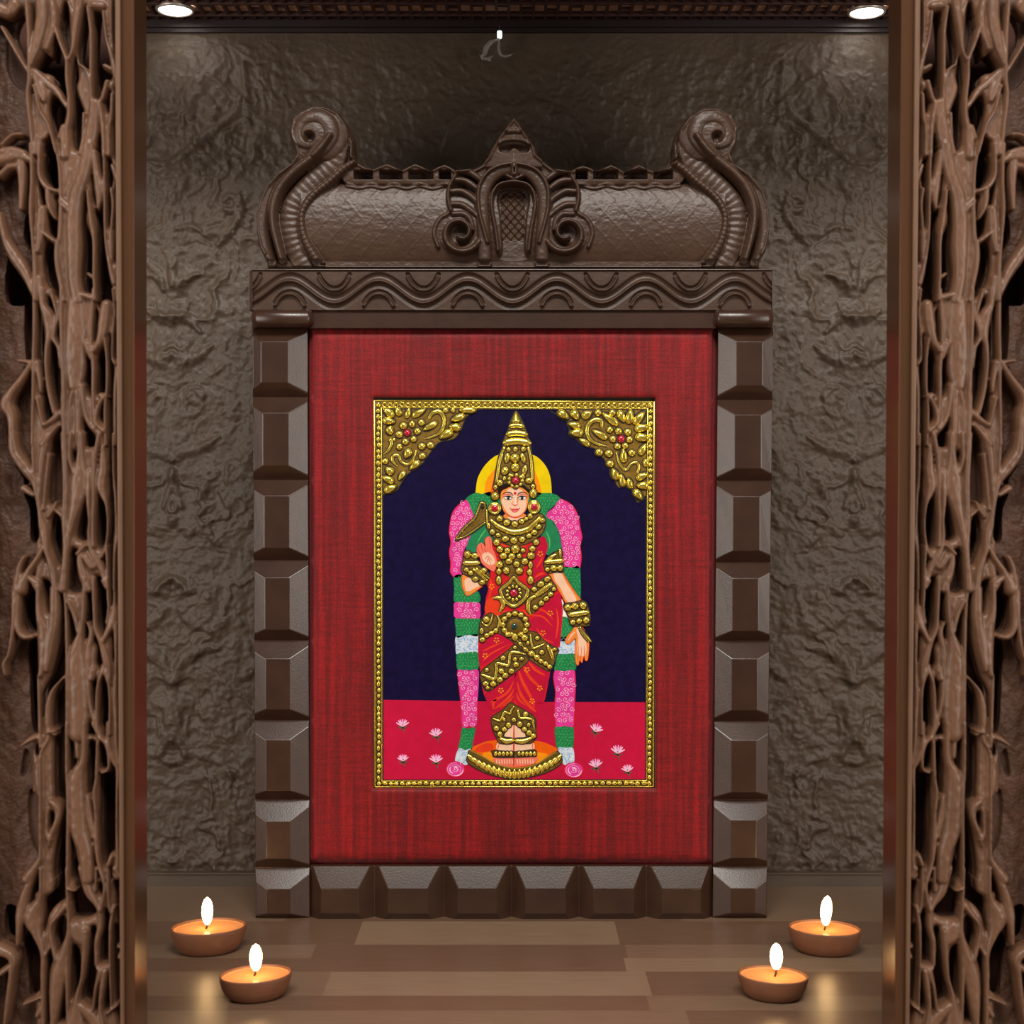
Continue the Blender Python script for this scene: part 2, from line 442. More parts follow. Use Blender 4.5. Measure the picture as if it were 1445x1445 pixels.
def downlight(px, py, label):
    zz = CEILZ-.001; Y = (zz-CAMZ)*F/(CY-py); X = (px-CX)*Y/F
    r = empty('ceiling_downlight', (X, Y, zz), label, 'ceiling light', 'downlights in the lattice ceiling')
    m = MB(); m.lathe([(.0128,.003),(.0142,.002),(.0142,-.0005),(.0128,-.001),(.0122,.0)], X, Y, zz, 40); m.build('trim_ring', M_RING, r)
    m = MB(); n = 40
    m.lathe([(.0001,-.0012),(.006,-.0011),(.0110,-.0006),(.0124,.0004),(.0124,.003)], X, Y, zz, n); m.build('lens', M_BULB, r)
downlight(247, 14.5, 'small round glowing downlight at the left end of the ceiling')
downlight(1223, 17.5, 'small round glowing downlight at the right end of the ceiling')

def pendant():
    Y = 1.098
    a = lambda x, y, dy=0: P(x, y, Y+dy)
    top = P(705, 30, Y); 
    r = empty('glass_pendant', a(705, 30), 'tiny clear glass pendant with white cap hanging below the cornice', 'pendant')
    m = MB(); m.tube([(a(705,40)[0], Y, CEILZ+.001), a(705,44)], .0003, 6); m.build('cord', M_CORNICE, r)
    c = a(705, 49)
    m = MB(); m.lathe([(.0001,.0028),(.0017,.0027),(.0019,.002),(.0019,-.002),(.0016,-.0027),(.0001,-.0028)], c[0], c[1], c[2], 20); m.build('cap', M_CAP, r)
    m = MB(); m.tube([a(704,54), a(704,62), a(704,70), a(706,77), a(711,80), a(717,79), a(724,76)], [.0007,.001,.0013,.0012,.0009,.0008,.0004], 10)
    m.build('glass_hook', M_GLASS, r)
    m = MB(); m.tube([a(702,56), a(692,60), a(686,68), a(684,76), a(680,80)], [.0008,.0018,.0024,.0018,.0008], 12)
    m.tube([a(677,77), a(681,83), a(689,83), a(696,79)], [.0006,.0012,.0014,.0006], 10)
    m.tube([a(688,84), a(693,86)], [.001,.0006], 8)
    m.build('glass_leaf', M_GLASS, r)
pendant()
# ================================================================ carved openwork screens
YS = 0.75
# strokes (points, radius list) and hollows per 215-pixel slice, in 1445-unit slice coordinates (6.7209 per photo pixel)
SLY = [0, 205, 410, 615, 820, 1025, 1230]
STR = [
 [([(0,240),(110,430),(260,680)],15),([(240,0),(260,300),(265,700),(250,900),(280,1180),(290,1300),(320,1445)],22),
  ([(380,-20),(380,150),(330,400),(270,600)],[60,60,50,30]),([(480,-20),(500,200),(430,450)],[35,38,25]),
  ([(510,240),(560,400),(620,560),(620,700),(640,900),(640,1100),(600,1250)],[22,16,18,18,18,22,35]),
  ([(740,-20),(700,250),(680,450),(635,560)],[45,34,20,16]),([(640,0),(690,180),(690,300)],[16,26,26]),
  ([(820,50),(850,300),(850,600),(855,950)],17),([(740,600),(810,660),(850,800)],13),
  ([(880,30),(960,40)],40),
  ([(970,100),(1000,350),(1050,520),(1080,650),(1110,780)],[14,14,26,34,34]),([(1040,-20),(1040,300),(1060,480)],12),
  ([(980,610),(1060,650)],22),([(1000,760),(950,930),(880,970)],[24,24,30]),
  ([(880,960),(860,1200),(800,1445)],[45,60,58]),([(930,960),(965,1200),(975,1460)],24),([(780,1060),(770,1300),(740,1445)],15),
  ([(310,660),(440,780),(520,850),(620,1000)],[30,34,28,18]),([(330,700),(380,860),(400,940)],[50,50,20]),([(310,800),(370,1040),(450,1180),(520,1440)],14),
  ([(550,1300),(600,1200),(600,1460)],[20,40,48]),([(0,1360),(100,1270),(190,1260)],20),([(-20,1440),(90,1420),(210,1440)],[40,46,30]),
  ([(340,1340),(400,1280)],28),([(350,1290),(330,1445)],26),([(1050,880),(1040,1100),(1020,1200),(1020,1460)],20),
  ([(-20,60),(60,90),(110,20)],[60,50,60])],
 [([(-20,130),(120,90),(200,90),(260,130)],[55,55,50,24]),([(180,130),(190,350),(180,590)],[50,36,22]),([(-20,270),(60,200),(150,180)],30),
  ([(280,-20),(290,150),(290,400),(280,600),(300,900),(320,1100),(320,1460)],[22,20,18,20,16,26,26]),
  ([(370,-20),(360,250),(420,380),(530,430)],[18,18,24,16]),
  ([(510,-20),(550,200),(560,420),(560,600),(550,850),(525,950),(525,1100),(560,1300),(590,1460)],[12,16,18,20,24,26,28,26,22]),
  ([(830,-20),(780,250),(710,450),(680,700),(680,950),(685,1250),(720,1460)],[60,58,66,66,68,58,60]),([(570,520),(690,640)],[40,50]),
  ([(820,420),(850,700),(880,900),(880,1200),(890,1460)],[14,24,18,16,16]),
  ([(880,50),(900,250),(930,400),(920,590)],[20,36,50,14]),([(975,60),(985,400),(985,700),(1000,950),(1050,1200),(1080,1300)],[12,14,14,14,30,36]),
  ([(440,420),(450,560),(510,690)],[30,24,8]),([(385,600),(370,800),(350,1000)],[45,50,20]),([(410,830),(500,900)],20),
  ([(-20,640),(30,880),(120,1050),(220,1200),(320,1430)],[20,32,52,44,28]),([(1050,180),(1100,300),(1125,400)],[18,34,20]),
  ([(1040,400),(1060,550),(1050,700),(1040,820)],16),([(1035,820),(1040,960),(1050,1100)],[34,28,14]),([(1080,1150),(1090,1300),(1100,1460)],[40,42,26]),
  ([(360,1250),(380,1460)],30),([(750,1410),(860,1440)],30),([(820,1210),(880,1260)],14)],
 [([(310,-20),(312,300),(305,640),(300,1000),(290,1460)],[18,16,18,15,15]),
  ([(385,-20),(385,120),(440,250),(460,400),(430,520),(420,700),(450,950),(500,1150)],[26,28,56,50,24,16,18,26]),
  ([(460,-20),(510,150),(530,250),(490,430),(540,540),(560,720)],[14,16,20,20,18,18]),
  ([(570,-20),(570,300),(580,600),(590,900),(590,1100),(600,1460)],[22,20,24,26,30,22]),
  ([(700,100),(700,350),(690,550),(690,750),(690,900)],[80,96,100,92,60]),([(760,40),(840,50)],32),
  ([(870,-20),(860,200),(850,450),(870,700),(870,1000),(890,1300)],[14,14,16,20,16,26]),
  ([(990,130),(970,300),(940,450),(880,560)],[50,56,40,30]),([(980,450),(1000,650),(1000,900),(980,1150),(990,1460)],14),
  ([(1060,-20),(1080,200),(1060,450),(1060,640),(1090,700)],12),([(1090,670),(1100,760),(1080,1000),(1080,1460)],[20,30,22,20]),
  ([(160,660),(300,680)],[16,26]),([(280,700),(180,850),(80,980),(40,1080),(90,1200),(100,1460)],[28,34,44,60,42,32]),
  ([(330,680),(360,850),(370,960)],[28,22,10]),([(340,1020),(380,1200),(400,1280)],14),([(400,1280),(500,1210),(590,1120)],[18,32,30]),
  ([(390,1460),(480,1340),(550,1270)],[36,28,22]),([(690,920),(640,1100),(640,1460)],[26,16,14]),([(720,940),(725,1460)],30),
  ([(760,900),(780,1100),(830,1250),(930,1340)],[24,18,28,44]),([(960,1020),(910,1140),(900,1250),(970,1330)],[16,16,20,24]),
  ([(940,990),(985,1000)],26),([(810,500),(850,640)],[36,14])],
 [([(100,-20),(120,150),(220,300),(310,420),(345,560),(370,750),(400,900),(430,1100),(480,1250),(510,1460)],[40,50,54,44,28,26,44,24,34,34]),
  ([(210,500),(300,560)],[34,20]),([(290,-20),(300,250),(310,400)],15),([(440,-20),(390,150),(370,350),(360,560),(370,700)],[40,36,24,18,18]),
  ([(450,180),(420,450),(400,700)],12),([(590,-20),(600,200),(610,500),(600,800),(610,1100),(575,1460)],[32,32,30,32,30,36]),
  ([(440,770),(500,705),(580,770)],16),([(500,700),(520,630)],12),
  ([(750,-20),(750,200),(740,400),(720,550),(680,750),(640,950),(610,1200),(600,1460)],[32,40,84,74,46,30,22,20]),
  ([(660,-20),(650,200),(690,360)],16),([(840,350),(822,600),(835,800),(830,950),(860,1100),(940,1250),(990,1400)],[40,24,18,20,34,32,20]),
  ([(930,-20),(890,200),(880,400),(878,600),(870,900),(880,1050)],[24,18,18,14,14,16]),
  ([(960,100),(960,300),(940,480),(995,650),(1010,850),(990,1050),(950,1150)],[20,44,46,16,12,14,16]),([(1000,1050),(1015,1460)],14),
  ([(1060,-20),(1070,400),(1090,600),(1100,850),(1110,950),(1080,1100),(1070,1460)],[10,12,18,20,44,20,13]),
  ([(720,1120),(800,1040)],20),([(745,1120),(745,1200),(780,1350),(820,1460)],[26,34,44,34]),([(800,1150),(860,1240)],40),
  ([(400,1050),(350,1150),(260,1280),(170,1460)],[26,28,32,60]),([(210,1150),(160,1270),(140,1460)],[18,26,34]),([(220,1330),(340,1400)],[30,26])],
 [([(160,-20),(130,150),(110,400),(70,680),(20,790),(30,900)],[56,44,24,16,20,10]),([(290,-10),(345,90)],30),([(150,100),(145,420),(200,530),(290,530)],[28,26,28,20]),
  ([(350,50),(350,300),(410,500),(410,700),(370,900)],[22,28,72,66,22]),([(500,80),(500,350),(460,600),(430,850)],[44,48,50,22]),
  ([(350,900),(362,1460)],16),([(590,-20),(610,300),(620,700),(620,1000),(620,1460)],[16,16,18,18,18]),
  ([(790,-20),(780,300),(750,500),(710,700),(720,1000),(730,1250),(720,1460)],[18,20,32,74,90,92,80]),([(640,200),(700,350),(730,480)],[18,24,24]),
  ([(870,-20),(880,300),(890,450),(950,600),(1000,780),(1030,980)],[16,16,20,28,42,16]),
  ([(820,400),(850,500),(820,700),(830,1100),(870,1300),(930,1460)],[12,24,30,18,18,22]),([(1005,-20),(1020,250),(1000,400)],15),([(970,0),(1000,60)],24),
  ([(1070,-20),(1075,200),(1070,350),(1000,500),(955,600)],[10,16,54,30,22]),([(1090,400),(1090,800),(1080,1100),(1090,1460)],[30,18,30,22]),
  ([(975,820),(912,1000),(900,1250),(910,1460)],[36,16,16,16]),([(990,860),(1030,1050),(1030,1460)],[28,15,14]),
  ([(585,920),(480,1050),(440,1200),(440,1400),(500,1460)],[8,18,30,24,20]),([(870,850),(850,930)],28)],
 [([(190,190),(280,130),(360,110),(372,200)],[12,26,26,14]),([(430,-20),(440,120),(385,230),(360,320),(340,450),(350,650)],[18,22,18,22,34,20]),([(440,60),(510,50)],[24,10]),
  ([(368,300),(370,900),(370,1200),(350,1300),(240,1460)],[16,15,16,34,52]),([(620,-20),(620,400),(630,700),(630,1000),(625,1460)],16),
  ([(780,-20),(780,300),(710,500),(715,750),(730,1000),(790,1200),(810,1460)],[26,28,72,76,78,70,58]),([(700,-20),(720,300)],22),
  ([(870,-20),(930,100),(910,200),(900,500),(880,650),(900,900),(900,1100),(920,1300),(970,1460)],[22,28,16,16,18,14,24,18,24]),
  ([(820,680),(830,850),(850,950),(870,1060)],[18,34,30,22]),([(940,110),(1010,200),(1020,400),(960,440)],[22,24,14,18]),
  ([(1010,-20),(1020,200),(1080,350),(1110,420),(1100,700),(1100,1000),(1110,1250),(1100,1420)],[20,26,34,30,18,20,34,50]),
  ([(1090,-20),(1095,200),(1130,350)],[24,26,20]),([(1020,1320),(1050,1240)],24),
  ([(470,720),(530,780),(530,900),(470,1050),(450,1150)],[26,36,28,24,8]),([(440,800),(432,1000),(460,1080)],[12,14,30])],
 [([(320,-20),(230,200),(180,400),(160,550),(150,700)],[30,40,50,30,18]),
  ([(372,-20),(370,200),(350,300),(290,450),(330,600),(390,780),(390,1000),(395,1460)],[16,18,34,88,48,28,24,20]),
  ([(620,-20),(630,300),(640,500),(630,650),(565,900),(520,1100),(490,1460)],[15,16,20,30,70,70,30]),
  ([(610,330),(540,420),(470,520),(470,650),(520,850)],[38,24,18,18,28]),([(470,700),(405,830)],13),([(620,700),(625,1200),(630,1460)],18),
  ([(760,-20),(820,200),(900,320),(930,400),(930,550),(900,700),(900,900)],[38,42,28,24,28,24,18]),
  ([(700,540),(730,600),(770,680)],[60,88,44]),([(800,580),(790,750),(770,1000),(720,1200),(700,1460)],[30,32,18,26,90]),
  ([(700,190),(650,170)],[8,20]),([(930,-20),(980,140),(960,300),(940,380)],18),([(900,-20),(890,200)],11),([(1010,-20),(1020,300),(1040,400)],15),
  ([(1070,350),(1040,500),(1030,700),(1030,900),(1040,1200),(1040,1320)],[14,22,16,14,13,13]),([(920,930),(1020,920)],28),
  ([(950,950),(900,1100),(870,1330)],[36,18,13]),([(990,950),(960,1100),(940,1300),(960,1460)],[22,28,20,30]),([(1100,1280),(1000,1360)],14),
  ([(-20,760),(100,830),(90,1000),(60,1250),(30,1460)],[56,46,28,28,16]),([(-10,980),(100,900)],28),([(1110,715),(1160,740),(1130,820)],[14,24,28]),
  ([(1080,-20),(1130,50)],28),([(210,1270),(380,1200)],12),([(340,1380),(385,1280)],26),([(750,1290),(830,1370),(900,1460)],[40,60,60])]]
HOL = [
 [([(130,80),(200,90),(240,240),(240,590),(70,290)],0),([(0,280),(230,640),(250,740),(110,790),(-20,600)],.18),
  ([(500,300),(560,420),(620,740),(620,950),(500,850),(470,690),(300,640),(390,470),(460,500)],0),([(570,20),(620,20),(640,380),(620,520),(535,260)],.2),
  ([(780,40),(820,180),(830,600),(720,560),(720,350)],.0),([(870,100),(960,100),(1030,560),(1020,740),(860,740)],-.3),([(870,750),(960,760),(940,930),(870,930)],.15),
  ([(480,880),(560,930),(600,1020),(550,1280),(500,1280),(430,1020)],0),([(690,500),(720,700),(700,830),(780,1060),(770,1170),(720,1400),(660,1300),(650,700)],0),
  ([(1000,850),(1040,880),(1000,1050),(970,950)],-.2),([(1070,820),(1110,830),(1110,1440),(1060,1440)],.1),([(1060,0),(1110,0),(1110,650),(1050,300)],.1),
  ([(920,1180),(940,1440),(880,1440)],0),([(420,1290),(480,1300),(520,1440),(390,1440)],-.1)],
 [([(440,0),(500,10),(535,200),(530,370),(450,380),(380,250),(390,100)],-.2),([(170,620),(260,600),(265,1100),(230,1000),(150,850)],.05),
  ([(0,1000),(100,1180),(280,1400),(280,1460),(-20,1460)],0),([(330,230),(350,200),(400,450),(400,580),(370,560)],0),([(510,450),(540,450),(535,680),(510,640)],0),
  ([(440,650),(530,700),(530,850),(480,880),(440,810)],.15),([(430,890),(480,910),(500,1150),(560,1440),(430,1330),(380,1150),(390,980)],.05),
  ([(790,400),(810,500),(790,700),(850,880),(870,1100),(850,1380),(770,1370),(745,1250),(760,950),(750,700),(770,480)],0),
  ([(890,0),(940,20),(970,200),(950,350),(920,330),(915,240),(880,120)],0),([(880,610),(950,550),(985,620),(990,900),(1040,1250),(1060,1460),(900,1460),(900,800)],-.3),
  ([(840,120),(860,110),(860,300),(900,550),(860,500),(840,300)],0),([(1000,120),(1050,200),(1040,330),(1020,500),(1050,760),(1000,700)],0),
  ([(1070,380),(1120,450),(1120,1100),(1060,1050),(1070,800)],.08),([(300,860),(330,900),(330,1020),(300,980)],0)],
 [([(480,475),(530,580),(560,750),(560,950),(540,1130),(500,1080),(450,930),(445,650)],-.1),([(160,0),(280,0),(290,600),(290,640),(170,640)],.02),
  ([(330,150),(390,300),(400,600),(400,900),(460,1080),(480,1200),(400,1230),(380,1000),(380,800),(330,650)],.02),
  ([(810,620),(850,700),(855,980),(810,970),(775,850),(780,700)],0),([(960,540),(990,650),(990,880),(970,960),(890,970),(895,650)],-.1),
  ([(960,1050),(985,1100),(980,1250),(930,1230),(920,1150)],0),([(890,150),(910,300),(890,500),(865,480),(870,250)],0),([(900,-20),(1050,-20),(1040,90),(930,160),(900,110)],-.3),
  ([(1010,480),(1050,600),(1050,1460),(1010,1460)],-.2),([(1090,0),(1120,50),(1130,660),(1080,620),(1070,300)],.05),([(430,50),(480,100),(490,200),(430,150)],0),
  ([(540,250),(555,300),(550,500),(515,400)],0),([(0,1150),(50,1250),(60,1460),(-20,1460)],.15),([(780,1220),(860,1330),(880,1460),(780,1460)],.1),([(540,1300),(575,1250),(570,1460),(460,1460)],.12)],
 [([(60,270),(150,280),(210,400),(190,480),(280,560),(330,720),(340,900),(320,1000),(220,1000),(200,700),(150,560),(150,400)],0),
  ([(460,100),(560,-20),(590,350),(590,700),(520,620),(440,640),(440,400)],.16),([(500,740),(550,820),(560,1100),(545,1230),(500,1150),(455,1000),(460,830)],-.1),
  ([(800,600),(820,750),(810,950),(760,1000),(700,950),(740,750)],0),([(930,560),(990,700),(1000,900),(940,1070),(895,1000),(895,700)],-.2),
  ([(940,100),(940,200),(890,380),(880,300),(900,180)],0),([(1010,-20),(1050,100),(1055,1460),(1020,1460),(1010,600)],-.3),([(1090,50),(1140,50),(1130,880),(1110,850),(1090,500)],.05),
  ([(1120,1040),(1140,1100),(1140,1460),(1080,1460),(1090,1150)],0),([(650,1100),(720,1100),(720,1200),(760,1460),(620,1460)],.08),([(960,1180),(990,1150),(1000,1400),(970,1300)],0),
  ([(890,1330),(970,1460),(890,1460)],0),([(370,920),(410,1020),(420,1200),(400,1100)],0),([(210,1220),(340,1140),(250,1250)],0),([(690,150),(710,250),(690,340),(660,200)],.1)],
 [([(270,50),(320,100),(335,300),(330,480),(230,490),(180,400),(170,250),(200,120)],.02),([(200,600),(335,560),(345,900),(340,1460),(240,1460),(200,1000)],.05),
  ([(380,0),(450,20),(465,150),(460,310),(430,310),(400,200)],0),([(570,90),(600,200),(605,600),(600,850),(500,1000),(420,1100),(370,1460),(370,1100),(450,900),(510,700),(545,500),(550,200)],0),
  ([(590,960),(605,1460),(500,1420),(470,1350),(490,1100)],0),([(640,300),(690,400),(700,550),(660,700),(640,600)],.1),([(800,100),(860,100),(870,380),(820,500),(790,560),(770,450)],0),
  ([(900,-20),(960,10),(1000,80),(1010,300),(990,500),(950,560),(900,400)],-.3),([(860,560),(900,550),(950,720),(940,850),(890,800),(900,650)],0),
  ([(970,900),(1020,1050),(1020,1460),(920,1460),(920,1250),(940,1000)],-.2),([(850,1000),(895,950),(890,1250),(860,1200)],0),([(1030,-20),(1060,-20),(1060,250),(1030,240)],-.2),
  ([(1090,-20),(1140,-20),(1140,300),(1100,250)],0),([(1120,420),(1140,500),(1140,1460),(1110,1460)],0),([(820,1330),(880,1460),(800,1460)],0),([(1040,500),(1060,560),(1050,1000),(1040,980)],.05)],
 [([(310,200),(370,180),(360,270),(310,290)],.05),([(150,250),(220,350),(150,520),(110,480)],.1),([(200,650),(340,700),(350,1000),(340,1240),(260,1240),(190,1000)],.2),
  ([(490,100),(600,-20),(605,700),(600,1460),(480,1460),(500,1150),(560,900),(560,780),(490,680)],.02),([(450,850),(490,850),(480,1000),(450,980)],0),
  ([(640,30),(690,30),(700,300),(680,480),(640,480)],.1),([(810,200),(890,200),(880,600),(810,680)],.02),([(920,180),(980,180),(1000,400),(930,410)],.0),
  ([(930,460),(1030,450),(1050,380),(1090,450),(1080,900),(1100,1200),(1040,1240),(980,1350),(940,1300),(920,1100),(920,600)],-.4),([(860,720),(900,750),(890,1000),(850,830)],.05),
  ([(850,970),(890,1050),(870,1100)],0),([(650,1040),(700,1250),(740,1460),(650,1460)],0),([(890,1160),(910,1250),(920,1460),(850,1460),(860,1300)],0),
  ([(1120,440),(1150,450),(1140,1150),(1120,1100)],0),([(1040,1350),(1080,1380),(1060,1460),(1030,1460)],0)],
 [([(-20,380),(140,450),(130,680),(-20,680)],0),([(220,560),(290,620),(350,800),(370,1100),(300,1200),(210,1250),(180,900),(150,720),(190,620)],-.1),
  ([(340,60),(350,200),(280,230),(300,150)],0),([(500,-20),(600,-20),(605,300),(520,330),(440,430),(390,600),(385,300),(480,200)],.04),
  ([(540,440),(600,480),(620,580),(600,700),(540,850),(500,750),(490,600)],0),([(640,-20),(720,-20),(800,250),(890,390),(820,460),(680,470),(640,430),(640,220),(700,200)],-.05),
  ([(680,720),(730,780),(750,950),(740,1100),(690,1200),(650,1200),(650,800)],-.1),([(830,580),(890,560),(890,900),(860,1200),(840,1310),(750,1250),(780,950),(820,700)],-.1),
  ([(980,380),(1020,500),(1015,880),(930,900),(920,750),(940,550)],-.3),([(1060,560),(1100,560),(1150,850),(1150,1460),(1100,1400),(1060,1000)],.0),([(1060,100),(1150,200),(1150,700),(1100,600),(1080,300)],0),
  ([(440,790),(470,850),(440,1000),(450,1300),(460,1460),(410,1460),(400,1000)],0),([(600,1000),(610,1400),(530,1460),(510,1400),(560,1150)],-.1),
  ([(920,130),(950,150),(940,250),(910,200)],0),([(850,-20),(890,-20),(880,150)],0),([(1000,1050),(1025,1000),(1030,1300),(960,1340),(960,1200)],0),([(910,1080),(930,1050),(920,1300),(890,1380),(880,1280)],0),
  ([(-20,1010),(60,1000),(50,1250),(-20,1400)],.1)]]

def screen_layers():
    k = 1/6.7209
    # inner web: stippled, dished here and there, pierced by the holes
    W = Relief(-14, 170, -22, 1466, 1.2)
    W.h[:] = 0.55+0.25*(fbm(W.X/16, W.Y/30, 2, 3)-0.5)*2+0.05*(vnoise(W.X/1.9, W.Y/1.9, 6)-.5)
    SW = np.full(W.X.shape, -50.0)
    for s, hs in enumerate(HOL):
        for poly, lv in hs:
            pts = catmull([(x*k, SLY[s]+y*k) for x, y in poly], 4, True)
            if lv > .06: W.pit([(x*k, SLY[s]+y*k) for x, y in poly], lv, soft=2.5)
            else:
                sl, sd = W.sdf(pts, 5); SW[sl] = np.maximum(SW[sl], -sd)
    # front lattice: only where a strand runs
    Fr = Relief(-14, 170, -22, 1466, 1.0)
    G = np.full(Fr.X.shape, -50.0)
    rnd = random.Random(5)
    for s, ss in enumerate(STR):
        for pts, r in ss:
            rr = [w*k*1.08+.35 for w in (r if hasattr(r, '__len__') else [r]*len(pts))]
            pp = [(x*k, SLY[s]+y*k) for x, y in pts]
            top = rnd.uniform(.82, 1.0)
            sl, d, arc = Fr.dist(pp, rr)
            rm = sum(rr)/len(rr)
            Fr.h[sl] = np.where(d < 1.25, np.maximum(Fr.h[sl], .40+(top-.40)*np.clip(1-d**2.6, 0, 1)**.55), Fr.h[sl])
            G[sl] = np.maximum(G[sl], (1-d)*rm)
    # a thin membrane joins the strands wherever the carving is not pierced
    HS = np.full(Fr.X.shape, -50.0)
    for s, hs in enumerate(HOL):
        for poly, lv in hs:
            sl, sd = Fr.sdf(catmull([(x*k, SLY[s]+y*k) for x, y in poly], 4, True), 8)
            HS[sl] = np.maximum(HS[sl], -sd)
    MF = np.minimum(-HS, (Fr.X-44-3*np.sin(Fr.Y/37)))
    MF = np.minimum(MF, 168-Fr.X)
    mh = .30+.34*np.sqrt(np.clip(MF/5.0, 0, 1))+.10*(fbm(Fr.X/7, Fr.Y/16, 5, 2)-.5)
    Fr.h = np.where(MF > -1.5, np.maximum(Fr.h, mh), Fr.h)
    G = np.maximum(G, MF)
    Fr.h += .05*(vnoise(Fr.X/4.2, Fr.Y/7.5, 9)-.5)
    # blend neighbouring strands softly
    for _ in range(2):
        h = Fr.h; h[1:-1,1:-1] = (h[1:-1,1:-1]*2+h[:-2,1:-1]+h[2:,1:-1]+h[1:-1,:-2]+h[1:-1,2:])/6
    return (W, SW), (Fr, -G)
(SWB, SWS), (SFR, SFS) = screen_layers()

def cut_grid(R, S, side, name, dep, back, mt, parent):
    """grid with everything where S > 0 cut away, its edge vertices moved onto S = 0"""
    st = R.step; gy, gx = np.gradient(S, st); gl = np.hypot(gx, gy)+1e-6
    near = (S > 0) & (S < 1.6*st)
    X = np.where(near, R.X-gx/gl**2*np.minimum(S, st)*np.minimum(gl, 1.5), R.X); Y = np.where(near, R.Y-gy/gl**2*np.minimum(S, st)*np.minimum(gl, 1.5), R.Y)
    inside = S <= 0; keep = inside | near
    ok = keep[:-1,:-1] & keep[1:,:-1] & keep[:-1,1:] & keep[1:,1:]
    ok &= inside[:-1,:-1] | inside[1:,:-1] | inside[:-1,1:] | inside[1:,1:]
    Xp = X if side < 0 else mir(X, Y); s = YS/F
    V = np.stack([(Xp-CX)*s, YS+dep, CAMZ+(CY-Y)*s], -1)
    return grid_mesh(name, V, ok, mt, parent, flip=(side > 0), extra=YS+back)

def mir(x, y): return (1461-8*y/1445.0)-x

def make_screen(side, label):
    f = (lambda x, y: x) if side < 0 else mir
    r = empty('carved_screen', P(f(80, 1500), 1501, YS), label, 'carved screen', 'carved openwork screens flanking the niche')
    r.location = ((f(80,1445)-CX)*YS/F, YS, 0.0)
    s = YS/F
    cut_grid(SFR, SFS, side, 'front_lattice', .0085*(1-SFR.h), .0105, M_SCREEN, r)
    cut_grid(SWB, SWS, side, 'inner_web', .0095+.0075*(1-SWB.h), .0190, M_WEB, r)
    # solid board behind the carving, ridge moulding and metal post
    zt, zb = CAMZ+(CY+24)*s, 0.0
    def prism(x0t, x1t, x0b, x1b, ya, yb, name, mt, Y0=YS, zt=.70, sub=None):
        """bar whose front edges are seen at x0..x1 (top / bottom of the photo)"""
        m = MB()
        def px(xt, xb, z):
            y = CY-(z-CAMZ)*F/Y0; t = y/1445.0
            return (f(xt+(xb-xt)*t, y)-CX)*Y0/F
        a = [(px(x0t,x0b,zb),ya,zb),(px(x1t,x1b,zb),ya,zb),(px(x1t,x1b,zt),ya,zt),(px(x0t,x0b,zt),ya,zt)]
        b = [(p[0],yb,p[2]) for p in a]
        if side > 0: a = [a[1],a[0],a[3],a[2]]; b = [b[1],b[0],b[3],b[2]]
        m.hexa(a, b); o = m.build(name, mt, r)
        bv = o.modifiers.new('bevel', 'BEVEL'); bv.width = .0007; bv.segments = 3; bv.limit_method = 'ANGLE'
        return o
    prism(-95, 172, -95, 174, YS+.042, YS+.050, 'back_board', M_SCREEN_BACK, zt=.66)
    prism(-60, -13.2, -60, -13.2, YS+.001, YS+.0419, 'unseen_light_baffle', M_POSTW, zt=.66)  # unseen bar, added to keep side light out of the hollow behind the carving
    prism(164, 171.5, 171.5, 177.0, YS-.003, YS+.041, 'ridge_moulding', M_POSTW, zt=.66)
    prism(171.5, 189.5, 177.0, 190.5, YS-.0005, YS+.0255, 'metal_post', M_POST, zt=.66)
    # plinth and head rail that hold the screen up, outside the view
    return r
make_screen(-1, 'tall carved brown openwork screen with copper post, left of the framed picture')
make_screen(1, 'tall carved brown openwork screen with copper post, right of the framed picture')
# ================================================================ the carved picture frame
froot = empty('framed_picture', (0, YF+.012, 0), 'carved dark brown wooden frame holding a gold-embossed painting on red silk, standing on the shelf', 'framed picture')
DB = 0.030     # thickness of the frame
def lerp(a, b, t): return a+(b-a)*t
def side_outer_l(y): return lerp(356.5, 361.0, (y-462)/836.0)
def side_inner_l(y): return lerp(434.0, 437.0, (y-462)/836.0)
def side_outer_r(y): return lerp(1091.0, 1081.5, (y-462)/836.0)
def side_inner_r(y): return lerp(1013.5, 1005.5, (y-462)/836.0)

